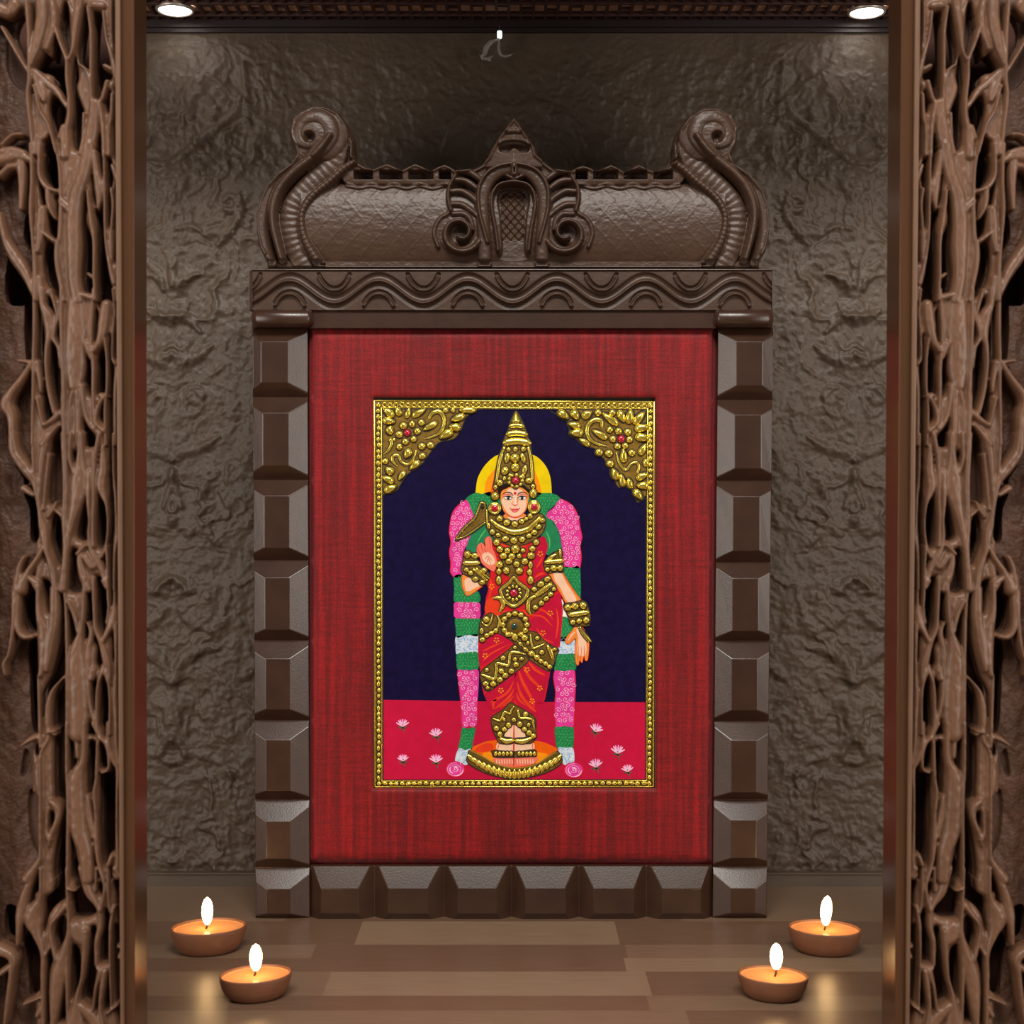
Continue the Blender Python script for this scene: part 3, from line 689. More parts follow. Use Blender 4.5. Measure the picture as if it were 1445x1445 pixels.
def ablock(m, N, O, T, T_first=True):
    """V-notched block: N notch corners, O bevel feet, T flat field; each clockwise from top left"""
    m.add(list(N)+list(O)+list(T), [(8,9,5,1,0,4),(9,10,6,5),(10,11,7,3,2,6),(11,8,4,7),(8,11,10,9),(0,4,7,3),(1,2,6,5)], 0)
DN = .0088
def rail(name, outer, inner, cuts, tops, parent):
    m = MB(); y0, y1 = cuts[0], cuts[-1]
    a = [PD(outer(y1), y1, DN), PD(inner(y1), y1, DN), PD(inner(y0), y0, DN), PD(outer(y0), y0, DN)]
    left = a[0][0] < a[1][0]
    if not left: a = [a[1],a[0],a[3],a[2]]
    b = [(p[0], YF+DB, p[2]) for p in a]
    m.hexa(a, b)
    dl, dr = (.0036, .0062) if left else (.0062, .0036)
    for k in range(len(cuts)-1):
        ya, yb = cuts[k]+.6, cuts[k+1]-.6
        ta, tb, xl, xr = tops[k]
        L = (lambda y: min(outer(y), inner(y))); R_ = (lambda y: max(outer(y), inner(y)))
        ha, hb = ta-ya, yb-tb
        def q(x, d, top):
            y = (ya+ha*(1-d/DN)) if top else (yb-hb*(1-d/DN))
            return PD(x(y), y, d)
        N = [PD(L(ya), ya, DN), PD(R_(ya), ya, DN), PD(R_(yb), yb, DN), PD(L(yb), yb, DN)]
        O = [q(L, dl, True), q(R_, dr, True), q(R_, dr, False), q(L, dl, False)]
        T_ = [PD(xl, ta, 0), PD(xr, ta, 0), PD(xr, tb, 0), PD(xl, tb, 0)]
        ablock(m, N, O, T_)
    o = m.build(name, WOOD, parent)
    bv = o.modifiers.new('bevel', 'BEVEL'); bv.width = .00045; bv.segments = 2; bv.limit_method = 'ANGLE'; bv.angle_limit = math.radians(15)
    return o
cl = [462, 561, 677.5, 791, 904, 1016.5, 1128.5, 1224, 1297.5]
tl = [(482,540,368.5,405.5),(583,657,371,406.5),(700,773,373,407.5),(815.5,888,374,408),(930,1001,375,408.5),(1044.5,1116,375.5,409),(1160,1212,376,409),(1255,1289.5,376.5,409)]
rail('side_rail', side_outer_l, side_inner_l, cl, tl, froot)
cr = [462, 565, 679, 794, 904.5, 1018, 1128.5, 1223, 1297.5]
tr = [(482,544,1040,1076),(585.5,661,1037.5,1074),(701,777,1035,1072),(816.5,890,1034,1070),(930,1002,1033,1068.5),(1045,1118,1032.5,1067.5),(1158,1211,1032,1067),(1254,1288.5,1031.5,1066)]
rail('side_rail', side_outer_r, side_inner_r, cr, tr, froot)
def bottom_rail():
    m = MB()
    cx = [437.3, 528.6, 626.8, 722, 816.8, 912, 1005.2]
    a = [PD(437.2,1297.5,DN), PD(1005.3,1297.5,DN), PD(1005.3,1221.5,DN), PD(437.2,1221.5,DN)]
    m.hexa(a, [(p[0], YF+DB, p[2]) for p in a])
    fl = [(453,505),(548,603),(647,700),(742,797),(838,894),(935,989)]
    y0, y1 = 1221.7, 1297.4; dt, db = .0066, .0030
    for k in range(6):
        xa, xb = cx[k]+.6, cx[k+1]-.6; ta, tb = fl[k]
        f = lambda d: (1-d/DN)
        N = [PD(xa,y0,DN), PD(xb,y0,DN), PD(xb,y1,DN), PD(xa,y1,DN)]
        O = [PD(xa+(ta-xa)*f(dt),y0,dt), PD(xb-(xb-tb)*f(dt),y0,dt), PD(xb-(xb-tb)*f(db),y1,db), PD(xa+(ta-xa)*f(db),y1,db)]
        T_ = [PD(ta,1254.5,0), PD(tb,1254.5,0), PD(tb,1288.5,0), PD(ta,1288.5,0)]
        m.add(N+O+T_, [(8,9,5,4),(9,10,6,2,1,5),(10,11,7,6),(11,8,4,0,3,7),(8,11,10,9),(0,4,5,1),(3,2,6,7)], 0)
    o = m.build('bottom_rail', WOOD, froot)
    bv = o.modifiers.new('bevel', 'BEVEL'); bv.width = .00045; bv.segments = 2; bv.limit_method = 'ANGLE'; bv.angle_limit = math.radians(15)
bottom_rail()

def capital(x0, x1):
    m = MB(); prof = [(.0, 436.5), (-.004, 439), (-.0055, 444), (-.0055, 453), (-.004, 458), (.0, 461.5)]
    n = len(prof)
    vs = []
    # bulging block with rounded ends
    for d, y in prof:
        ins = 5 if d == 0 else (1.5 if d == -.004 else 0)
        for x, dd in [(x0+ins, d+.006), (x0+ins+3, d+.0015), (x0+ins+8, d), (x1-ins-8, d), (x1-ins-3, d+.0015), (x1-ins, d+.006)]:
            vs.append(PD(x, y, dd))
    fs = []
    for i in range(n-1):
        for j in range(5): fs.append((i*6+j, (i+1)*6+j, (i+1)*6+j+1, i*6+j+1))
    m.add(vs, fs, 0, True)
    m.box(PD(x0+4,0,.01)[0], PD(x1-4,0,.01)[0], YF+.002, YF+.012, PD(0,461.5,0)[2], PD(0,436.5,0)[2])
    m.build('capital', WOOD, froot)
capital(355, 442); capital(1007.5, 1091.5)

def header():
    R = Relief(356.5, 1089.5, 381.5, 437.5, .85)
    h = R.h; h[:] = 0.5
    h -= .06*np.clip((R.Y-395)/40, 0, 1)
    per = 125.6
    xs = np.arange(350, 1100, 4.0)
    wave = [(x, 412.5-15.5*math.cos(2*math.pi*(x-409)/per)*1.0) for x in xs]
    R.ridge([(x, y-7.5) for x, y in wave], 5.5, -.26, mode='add', power=.8)      # groove over the band
    R.ridge(wave, 2.6, .42, mode='add', power=.6)                                 # raised lip
    R.ridge([(x, y+5) for x, y in wave], 5.0, -.10, mode='add', power=.8)
    for k in range(-1, 7):
        c = 409+per*k
        arch = [(c-21, 431), (c-15, 422), (c-6, 416), (c+6, 416), (c+15, 422), (c+20.5, 431.5)]
        R.ridge([(x, y-3.6) for x, y in arch], 3.2, -.22, mode='add'); R.ridge(arch, [3,2.6,2.6,2.6,2.6,3.2], .42, mode='add', power=.6)
        c2 = c+per/2
        cup = [(c2-22, 391), (c2-15, 402), (c2-5, 409.5), (c2+7, 409), (c2+15, 402), (c2+21.5, 391)]
        R.ridge([(x, y-3.8) for x, y in cup], 3.2, -.24, mode='add'); R.ridge(cup, 2.6, .38, mode='add', power=.6)
    R.h += .02*(fbm(R.X/9, R.Y/9, 4)-.5)
    d = .0052-.0085*R.h
    s = (YF+.001)/F
    V = np.stack([(R.X-CX)*s, YF+d, CAMZ+(CY-R.Y)*s], -1)
    grid_mesh('header_beam', V, np.ones((V.shape[0]-1, V.shape[1]-1), bool), WOODC, froot, extra=YF+.012)
    m = MB()
    def bx(x0, x1, y0, y1, d0, d1):
        a = PD(x0, y1, 0); b = PD(x1, y0, 0); m.box(a[0], b[0], YF+d0, YF+d1, a[2], b[2])
    bx(350, 1091.8, 379.5, 437, .010, DB)              # solid beam
    bx(350, 356.4, 380, 436.8, .0015, .0105); bx(1089.6, 1091.8, 380, 436.8, .0015, .0105)
    bx(355, 1091, 379.6, 381.6, -.0005, .0105)
    bx(436, 1012, 437.2, 462.5, .0035, DB)             # plain lower band
    bx(357, 436, 437.2, 462.0, .012, DB); bx(1012, 1091, 437.2, 462.0, .012, DB)
    o = m.build('beam_body', WOOD, froot)
    bv = o.modifiers.new('bevel', 'BEVEL'); bv.width = .0006; bv.segments = 3; bv.limit_method = 'ANGLE'
header()

# ---- the crest
CREST = [(376.6,381),(375.5,370),(367,353),(361.5,330),(361.5,308),(365.4,287),(375.8,264.6),(393,245.6),(412,231.7),(417.3,223),(414.7,211),(408.6,197),(407,185),(412,167.7),(426,155.6),(443,148.8),(462,150.6),(479.6,159),(491.7,174.6),(497.8,190),(499.5,206),(500.2,219.6),(506,228),(517.7,235),
 (527,236.6),(536,233),(546,228.5),(556,233),(567,238.5),(577,233),(586.4,228.5),(597,233.5),(607,239.5),(617,234),(628,229.5),(638,235),(646,240.7),(657,239),(669.4,234),(679,229),(686.5,221),(692.6,208.8),(703.8,191.5),(717.6,174),(725.4,165),(735,176),(748.8,196.7),(756.6,207),(759,217.5),(773,228),(786.8,238),(802.4,241.7),(812.8,234.8),(823,231.6),(833,235),
 (842,240),(852,235),(861.7,230),(872,235),(881.6,241),(892,235),(901.5,230),(912,236),(922.8,240),(932,238),(941,235),(949,229),(951,215),(951,204),(955.4,184),(969.6,164),(989.4,154),(1012,152.7),(1032,161),(1043,181),(1040.5,203.8),(1031.6,222),(1034.8,232),(1057.5,247.8),(1077.4,271.9),(1086,297.4),(1086.5,328.6),(1081.7,354),(1073,368),(1071.7,381)]
def crest():
    st = .9
    R = Relief(356, 1092, 160-18, 381, st)
    sl, sd = R.sdf(CREST, pad=60)
    S = np.full(R.X.shape, 60.0); S[sl] = sd
    X, Y = R.X, R.Y
    M = 1448.6
    h = R.h; h[:] = .30
    # barrel body
    yy = (Y-316)/60.0
    bar = .30+.42*np.sqrt(np.clip(1-yy*yy, 0, 1))
    # faint crossed lines on the barrel
    xm = np.minimum(X, M-X)
    l1 = np.exp(-(((xm+Y*0.95) % 31)-15)**2/3.0); l2 = np.exp(-(((xm-Y*0.8) % 31)-15)**2/4.0)
    bar += (.007*l1+.0035*l2)*(Y > 262)*(Y < 362)
    h[:] = np.where((Y > 258) & (Y < 376) & (xm > 425), np.maximum(h, bar), h)
    def both(fn):
        for mirr in (False, True): fn((lambda pts: [(M-x, y) for x, y in pts]) if mirr else (lambda pts: pts))
    def part(m):
        # scalloped band with square sinkings
        R.ridge(m([(496,246),(560,246),(640,248)]), 15, .62, base=.52, power=.3)
        for a, b in [(499,527),(535,569),(576,612),(619,637)]:
            R.pit(m([(a,240.5),(b,240.5),(b,254.5),(a,254.5)]), .16, 2.4, sm=False)
        R.ridge(m([(490,262),(508,265),(524,262),(540,265.5),(556,262),(574,266),(592,262),(610,266),(628,262),(640,263)]), 3.2, .10, mode='add')
        # ribbed inner band and the ridges of the horn
        R.ridge(m([(500,232),(486,240),(466,258),(444,276),(430,296),(427,315),(433,342),(452,374)]), [5,6,6,6,6,6,7,8], .86, base=.55, rib=(6.5,.10))
        R.ridge(m([(478,205),(470,228),(450,248),(428,268),(412,290),(408,315),(413,345),(428,376)]), [14,16,15,14,14,14,14,14], .62, base=.45, power=.35, rib=(9.5,.12))
        R.ridge(m([(424,226),(402,242),(383,266),(374,292),(371,318),(374,345),(382,372)]), [10,12,13,12,11,11,10], .88, base=.4)
        R.ridge(m([(468,196),(459,208),(448,221),(429,236),(412,250),(398,267),(389,288),(387,310),(391,335),(400,368)]), [6,7,7,8,8,8,8,7,7,6], 1.0, base=.5)
        # spiral head of the horn
        cx, cy = m([(449,190)])[0]
        q = np.hypot(X-cx, Y-cy)/43.0
        v = .52+.34*np.sqrt(np.clip(1-q*q, 0, 1))
        h[:] = np.where((q < 1) & (Y < 226), np.maximum(h, v), h)
        R.ridge(m([(448,221),(462,208),(470,192),(464,174),(448,166),(430,171),(421,186),(424,202),(436,209)]), [8,9,10,10,10,9,8,7,5], .09, mode='add')
        R.pit(m([(430,190),(441,187),(448,194),(444,204),(432,205)]), .56, 6)
        R.ridge(m([(500,200),(499,222)]), 5, .7, base=.45)
        # volutes beside the arch
        cx, cy = m([(650,331)])[0]
        q = np.hypot(X-cx, Y-cy)
        h[:] = np.where(q < 30, np.maximum(h, .70), h)
        ring = [(650+27*math.cos(a), 331+27*math.sin(a)) for a in np.linspace(math.radians(-20), math.radians(-340), 22)][::-1]
        R.pit([(cx+21*math.cos(a), cy+21*math.sin(a)) for a in np.linspace(0, 2*math.pi, 14)[:-1]], .50, 9)
        sp = [(650+r*math.cos(a), 331+r*math.sin(a)) for a, r in zip(np.linspace(math.radians(25), math.radians(25+460), 34), np.linspace(29, 6, 34))]
        R.ridge(m(sp), list(np.linspace(5.5, 2.5, 34)), .93, base=.6)
        R.ridge(m([(619,350),(613,330),(620,312),(634,302),(637,290)]), [3,4,4,4,3], .80, base=.6)
        # leaf frills
        for pts in ([(638,272),(652,272),(668,282),(674,292)], [(638,290),(652,291),(666,300),(674,308)], [(642,256),(656,257),(668,264),(676,272)], [(650,244),(664,246),(676,254)], [(640,304),(655,304),(664,312),(668,326)]):
            R.ridge(m(pts), [4.5,5,5,3], .82, base=.6)
        R.ridge(m([(648,242),(640,256),(634,268),(633,284),(637,300)]), 3.2, .9, base=.6)
        # arch
        R.ridge(m([(684,372),(684,345),(682,318),(680,290),(683,268),(693,251),(708,243),(726,241)]), [10,10,10,11,11,11,10,9], .86, base=.6, power=.35)
        R.ridge(m([(688,345),(681,320),(676,297),(676,270),(685,251),(700,240),(717,235.6),(726,235)]), 3.4, 1.0, base=.7)
        R.ridge(m([(703,356),(699.5,328),(694,297),(695,278),(703,265),(717,260.5),(726,260)]), 3.0, .98, base=.6)
        R.ridge(m([(686,345),(683,320)]), 2.4, .9, base=.6)
        # base flange
        R.pit(m([(452,371.5),(626,371.5),(626,375.5),(452,375.5)]), .28, 1.0, sm=False)
    both(part)
    # niche inside the arch
    R.pit([(705,270),(712,263),(737,263),(745,270),(748,285),(744,310),(742,352),(744,366),(705,366),(707,352),(705,310),(701,285)], .40, 2.5)
    inn = (np.abs(X-724.6) < 17) & (Y > 270) & (Y < 340)
    h += inn*.05*np.sin(X*2*math.pi/11.5+.6)*np.sin(Y*2*math.pi/13)
    # finial
    fin = (Y < 236) & (np.abs(X-724.6) < 40)
    h[:] = np.where(fin, np.maximum(h, .55+.25*np.clip(1-np.abs(X-724.8)/38, 0, 1)), h)
    R.ridge([(705,205),(712,201.5),(737,201.5),(746,206)], 2.6, .14, mode='add')
    R.pit([(707,207),(744,207),(747,216),(736,218),(726,213),(716,218),(704,216)], .52, 4)
    R.ridge([(716,188),(733,188)], 4, .10, mode='add')
    R.ridge([(725.5,238),(725.5,250)], 5.5, 1.08, base=.8); R.pit([(724,241),(727,241),(727,250),(724,250)], .8, 1.4, sm=False)
    R.ridge([(716,252),(726,256),(736,252)], 3, .95, base=.7)
    # base flange strip
    fl = (Y > 364)
    h[:] = np.where(fl & (Y > 368.5), np.maximum(np.minimum(h, .66), .50), h)
    R.ridge([(452,377.8),(1000,377.8)], 1.8, .16, mode='add')
    h += .022*(fbm(X/9, Y/5, 3)-.5)+.0035*(vnoise(X/2.6, Y/1.6, 8)-.5)
    # round the outline
    k = np.clip(-S/6.0, 0, 1); h[:] = h*(.25+.75*np.sqrt(1-(1-k)**2))
    rim = np.exp(-((S+5)/2.2)**2)*.09*(Y < 362); h += rim
    # snap the outside ring of vertices onto the outline
    gy, gx = np.gradient(S, st)
    gl = np.hypot(gx, gy)+1e-6
    near = (S > 0) & (S < 1.9*st)
    Xs = np.where(near, X-gx/gl*S, X); Ys = np.where(near, Y-gy/gl*S, Y)
    Ys = np.minimum(Ys, 381)
    inside = S <= 0; keep = inside | near
    ok = keep[:-1,:-1] & keep[1:,:-1] & keep[:-1,1:] & keep[1:,1:]
    anyin = inside[:-1,:-1] | inside[1:,:-1] | inside[:-1,1:] | inside[1:,1:]
    ok &= anyin
    d = .016-.0235*h
    s = (YF+d)/F if False else (YF+.004)/F
    V = np.stack([(Xs-CX)*s, YF+d, CAMZ+(CY-Ys)*s], -1)
    grid_mesh('carved_crest', V, ok, WOODC, froot, extra=YF+DB-.004)
crest()

# ---- back board, easel strut
m = MB(); a = PD(372, 1290, 0); b = PD(1070, 390, 0)
m.box(a[0], b[0], YF+DB, YF+DB+.003, .004, b[2]); m.build('backing_board', M_FRAME_BACK, froot)
m = MB(); m.hexa([(-.03,YF+DB+.003,.30),(.03,YF+DB+.003,.30),(.03,YF+DB+.003,.31),(-.03,YF+DB+.003,.31)], [(-.035,1.098,.0),(.035,1.098,.0),(.035,1.102,.0),(-.035,1.102,.0)])
m.build('easel_strut', M_FRAME_BACK, froot)

# ---- red silk mount
def silk():
    R = Relief(431, 1017, 458, 1226, 3.0)
    X, Y = R.X, R.Y
    def inner(xa, xb, ya, yb): return np.minimum(np.minimum(X-xa, xb-X), np.minimum(Y-ya, yb-Y))
    e = inner(434, 1011-(Y-462)*.007, 461, 1219)
    k = np.clip(e/17, 0, 1); puff = np.sqrt(1-(1-k)**2)
    dw = -inner(527, 925, 561, 1113)
    # pull the vertices next to the window exactly onto its edge
    k2 = np.clip(dw/6, 0, 1)
    d = .0150-.0070*puff+.0016*(1-np.sqrt(np.clip(1-(1-k2)**2, 0, 1)))
    d += .0005*(fbm(X/60, Y/25, 4)-.5)
    Xs = X.copy(); Ys = Y.copy(); t = 1.55
    for v in (527, 925): Xs = np.where(np.abs(X-v) < t, v, Xs)
    for v in (561, 1113): Ys = np.where(np.abs(Y-v) < t, v, Ys)
    hole = (Xs > 526.5) & (Xs < 925.5) & (Ys > 560.5) & (Ys < 1113.5)
    ok = ~(hole[:-1,:-1] & hole[1:,:-1] & hole[:-1,1:] & hole[1:,1:])
    s = (YF+.009)/F
    V = np.stack([(Xs-CX)*s, YF+d, CAMZ+(CY-Ys)*s], -1)
    o = grid_mesh('silk_mount', V, ok, SILK, froot, extra=YF+.0155)
silk()
# board filling the depth behind the silk
m = MB(); a = PD(433, 1224, 0); b = PD(1015, 458, 0)
m.box(a[0], b[0], YF+.0155, YF+DB, a[2], b[2]); m.build('mount_board', M_FRAME_BACK, froot)
# ================================================================ the gold-embossed painting (relief on a board)
DC = 0.0115                      # depth of the painted surface behind the frame front
LV = 0.00007                     # thickness of one coat
SP = (YF+DC)/F                   # metres per photo pixel on the board
m = MB(); a = PD(524, 1116, DC); b = PD(928, 557, DC)
m.box(a[0], b[0], YF+DC+.0001, YF+.0155, a[2], b[2], 1)
a = PD(534, 1104, DC); b = PD(917, 571, DC)
m.add([(a[0],YF+DC,a[2]),(b[0],YF+DC,a[2]),(b[0],YF+DC,b[2]),(a[0],YF+DC,b[2])], [(0,1,2,3)], 0)
canvas = m.build('painted_board', [NAVY, INK], froot)

def T(ox, oy, s):
    def f(*pts):
        return [(ox+p[0]/s, oy+p[1]/s) for p in pts]
    f.s = s; f.o = (ox, oy)
    return f
Z3 = T(620,570,6.568); Z4 = T(620,700,6.568); Z5 = T(620,840,6.568); Z7 = T(620,980,6.568)
ZF = T(680,680,16.056); ZA = T(520,555,6.881); ZB = T(720,555,6.881); ZL = T(520,960,3.524)

class Art(MB):
    def __init__(self): super().__init__(); self.mats = []
    def mi(self, m):
        if m not in self.mats: self.mats.append(m)
        return self.mats.index(m)
    def w(self, x, y, up): return ((x-CX)*SP, YF+DC-up, CAMZ+(CY-y)*SP)
    def poly(self, pts, mt, lv, smooth=True, n=4):
        p = catmull(pts, n, True) if smooth else list(pts)
        k = self.mi(mt); N = len(p); up = lv*LV
        if sum(p[i][0]*p[(i+1)%N][1]-p[(i+1)%N][0]*p[i][1] for i in range(N)) > 0: p = p[::-1]   # counter-clockwise seen from the front
        tris = tessellate_polygon([[Vector((x, -y, 0)) for x, y in p]])
        vs = [self.w(x, y, up) for x, y in p]+[self.w(x, y, -.00005) for x, y in p]
        fs = []
        for t in tris:
            ax, ay = p[t[0]]; bx, by = p[t[1]]; cx, cy = p[t[2]]
            cr = (bx-ax)*(cy-ay)-(by-ay)*(cx-ax)
            fs.append(tuple(t) if cr < 0 else tuple(t)[::-1])
        fs += [(i, i+N, (i+1)%N+N, (i+1)%N) for i in range(N)]
        self.add(vs, fs, k)
    def stroke(self, pts, w, mt, lv, closed=False, n=4):
        """flat brush stroke; w in pixels or a list that tapers"""
        ws = list(w) if hasattr(w, '__len__') else [w]*len(pts)
        ws += [ws[-1]]*(len(pts)-len(ws))
        q = catmull([(x, y, ww) for (x, y), ww in zip(pts, ws)], n, closed) if len(pts) > 2 else [(x, y, ww) for (x, y), ww in zip(pts, ws)]
        if closed: q = q+[q[0]]
        k = self.mi(mt); up = lv*LV; vs = []; N = len(q)
        for i, (x, y, ww) in enumerate(q):
            a = q[max(i-1, 0)]; b = q[min(i+1, N-1)]
            if closed and i in (0, N-1): a = q[N-2]; b = q[1]
            tx, ty = b[0]-a[0], b[1]-a[1]; l = math.hypot(tx, ty)+1e-9
            nx, ny = -ty/l*ww/2, tx/l*ww/2
            vs += [self.w(x+nx, y+ny, up), self.w(x-nx, y-ny, up), self.w(x+nx, y+ny, max(up-.00012, -.00002)), self.w(x-nx, y-ny, max(up-.00012, -.00002))]
        fs = []
        for i in range(N-1):
            o = 4*i; p = o+4
            fs += [(o, o+1, p+1, p), (o+2, o, p, p+2), (o+1, o+3, p+3, p+1)]
        self.add(vs, fs, k)
    def dome(self, x, y, rx, ry, ang=0, mt=None, lv=8, h=None, ink=True, egg=0.0):
        mt = mt or GOLD
        if ink:
            self.disc(x, y, rx+1.25, ry+1.25, ang, INK, lv)
        c, s = math.cos(math.radians(ang)), math.sin(math.radians(ang)); n = 14
        h = h or min(rx, ry)*SP*0.85
        vs = []; k = self.mi(mt)
        rings = [(1.0, 0.0), (.96, .35), (.80, .68), (.5, .92), (.2, 1.0)]
        for q, z in rings:
            for i in range(n):
                a = 2*math.pi*i/n; X = rx*q*math.cos(a); Y = ry*q*math.sin(a)*(1+egg*math.cos(a)*q-egg*.25)
                vs.append(self.w(x+X*c-Y*s, y+X*s+Y*c, lv*LV+.00003+z*h))
        vs.append(self.w(x, y, lv*LV+.00003+h))
        fs = []
        for r in range(4):
            for i in range(n):
                j = (i+1) % n; fs.append((r*n+i, (r+1)*n+i, (r+1)*n+j, r*n+j))
        fs += [(4*n+i, 5*n, 4*n+(i+1) % n) for i in range(n)]
        self.add(vs, fs, k, True)
    def disc(self, x, y, rx, ry, ang, mt, lv, n=16):
        c, s = math.cos(math.radians(ang)), math.sin(math.radians(ang))
        pts = []
        for i in range(n):
            a = -2*math.pi*i/n; X = rx*math.cos(a); Y = ry*math.sin(a)
            pts.append((x+X*c-Y*s, y+X*s+Y*c))
        k = self.mi(mt); up = lv*LV+.00001
        vs = [self.w(px, py, up) for px, py in pts]+[self.w(px, py, up-.0001) for px, py in pts]
        self.add(vs, [tuple(range(n))]+[(i, i+n, (i+1) % n+n, (i+1) % n) for i in range(n)], k)
    def leaf(self, x, y, rx, ry, ang, mt=None, lv=8):
        """raised teardrop, fat towards +ang"""
        self.dome(x, y, rx*1.08, ry*1.3, ang, mt, lv, egg=.38)
    def bead_tube(self, pts, w, mt=None, lv=8, h=None, ink=True, closed=False, n=4):
        mt = mt or GOLD
        ws = list(w) if hasattr(w, '__len__') else [w]*len(pts)
        ws += [ws[-1]]*(len(pts)-len(ws))
        if ink: self.stroke(pts, [q+2.4 for q in ws], INK, lv, closed)
        q = catmull([(x, y, ww) for (x, y), ww in zip(pts, ws)], n, closed) if len(pts) > 2 else [(x, y, ww) for (x, y), ww in zip(pts, ws)]
        if not closed:   # rounded ends
            (x0,y0,w0),(x1,y1,w1) = q[0], q[1]; l = math.hypot(x0-x1, y0-y1)+1e-9
            q.insert(0, (x0+(x0-x1)/l*w0*.42, y0+(y0-y1)/l*w0*.42, w0*.25))
            (x0,y0,w0),(x1,y1,w1) = q[-1], q[-2]; l = math.hypot(x0-x1, y0-y1)+1e-9
            q.append((x0+(x0-x1)/l*w0*.42, y0+(y0-y1)/l*w0*.42, w0*.25))
        else: q = q+[q[0]]
        k = self.mi(mt); vs = []; N = len(q); prof = [(-1,0),(-.92,.4),(-.6,.8),(0,1),(.6,.8),(.92,.4),(1,0)]
        for i, (x, y, ww) in enumerate(q):
            a = q[max(i-1, 0)]; b = q[min(i+1, N-1)]
            if closed and i in (0, N-1): a = q[N-2]; b = q[1]
            tx, ty = b[0]-a[0], b[1]-a[1]; l = math.hypot(tx, ty)+1e-9
            hh = h or ww*.5*SP*.85
            for u, z in prof:
                vs.append(self.w(x-ty/l*ww/2*u, y+tx/l*ww/2*u, lv*LV+.00002+z*hh))
        fs = []; M = len(prof)
        for i in range(N-1):
            for j in range(M-1): fs.append((i*M+j+1, i*M+j, (i+1)*M+j, (i+1)*M+j+1))
        self.add(vs, fs, k, True)
    def plate(self, pts, lv=7, mt=None, smooth=True, ink=1.4):
        mt = mt or GOLD2
        self.poly(pts, mt, lv, smooth)
        if ink: self.stroke(pts, ink, INK, lv+.4, True)
    def beads(self, f, lst, lv=8, mt=None):
        for b in lst:
            s = f.s; x, y = f((b[0], b[1]))[0]
            if len(b) == 3: self.dome(x, y, b[2]/s, b[2]/s, 0, mt, lv)
            else: self.dome(x, y, b[2]/s, b[3]/s, b[4] if len(b) > 4 else 0, mt, lv)
    def tubes(self, f, lst, lv=8):
        for pts, w in lst:
            w2 = [q/f.s for q in w] if hasattr(w, '__len__') else w/f.s
            self.bead_tube(f(*pts), w2, None, lv)
    def done(self, name, label=None):
        o = self.build(name, self.mats, canvas)
        if label: o['label'] = label
        return o

def inside(pt, poly):
    x, y = pt; c = False; n = len(poly)
    for i in range(n):
        (xa, ya), (xb, yb) = poly[i], poly[(i+1) % n]
        if (ya > y) != (yb > y) and x < (xb-xa)*(y-ya)/(yb-ya)+xa: c = not c
    return c
RND = random.Random(21)
def scatter(poly, gap, margin=0.0):
    xs = [p[0] for p in poly]; ys = [p[1] for p in poly]; out = []
    y = min(ys)+gap*.5; row = 0
    while y < max(ys):
        x = min(xs)+gap*(.35+.5*(row % 2))
        while x < max(xs):
            q = (x+RND.uniform(-.12,.12)*gap, y+RND.uniform(-.12,.12)*gap)
            if all(inside((q[0]+dx*margin, q[1]+dy*margin), poly) for dx, dy in ((0,0),(1,0),(-1,0),(0,1),(0,-1))): out.append(q)
            x += gap
        y += gap*.86; row += 1
    return out
def roses(a, poly, lv, gap=8.4):
    for x, y in scatter(poly, gap, 1.9):
        ph = RND.uniform(0, 6.3); sg = RND.choice((1, -1)); R_ = gap*.47
        a.stroke([(x+R_*t*math.cos(ph+sg*t*8.5), y+R_*t*math.sin(ph+sg*t*8.5)) for t in np.linspace(.12, 1, 13)], [.6,.9,1.2,1.3,.6], LPINK, lv+1, n=2)
def leaves(a, poly, lv, col, gap=5.0, col2=None):
    for x, y in scatter(poly, gap, 1.0):
        an = RND.uniform(0, 6.3); l = RND.uniform(1.6, 2.8)
        a.stroke([(x-l*math.cos(an), y-l*math.sin(an)), (x+.4, y-.4), (x+l*math.cos(an), y+l*math.sin(an))], [.4, .9, .3], col if (col2 is None or RND.random() < .6) else col2, lv+1, n=2)
def ticks(a, poly, col, lv, xl, xr):
    """frayed leaf edges along the two sides of a strand"""
    ys = [p[1] for p in poly]; y = min(ys)+1
    while y < max(ys)-1:
        for side in (-1, 1):
            hit = None
            for t in np.linspace(0, 1, 60):
                x = (xl+(xr-xl)*t) if side < 0 else (xr-(xr-xl)*t)
                if inside((x, y), poly): hit = x; break
            if hit is not None: a.stroke([(hit-side*(-1.2), y), (hit+side*1.4, y-.6)], [1.0, .4], col, lv)
        y += 2.3

# ---------------- floor of the picture and halo
a = Art(); a.poly([(535,987.5),(640,989),(760,990.5),(916,991),(916,1103),(535,1103)], CRIM, 1, False); a.done('crimson_ground')
a = Art()
a.poly(Z3((336,842),(334,835),(352,700),(400,600),(470,520),(550,470),(700,450),(860,470),(940,520),(1000,600),(1032,700),(1042,835),(1040,842)), YEL, 2)
a.poly(Z3((425,838),(440,700),(500,620),(545,600),(560,838)), ORA, 3); a.poly(Z3((860,838),(860,600),(915,690),(945,838)), ORA, 3)
a.poly(Z3((480,838),(490,740),(520,690),(560,838)), DORA, 4)
a.done('halo')

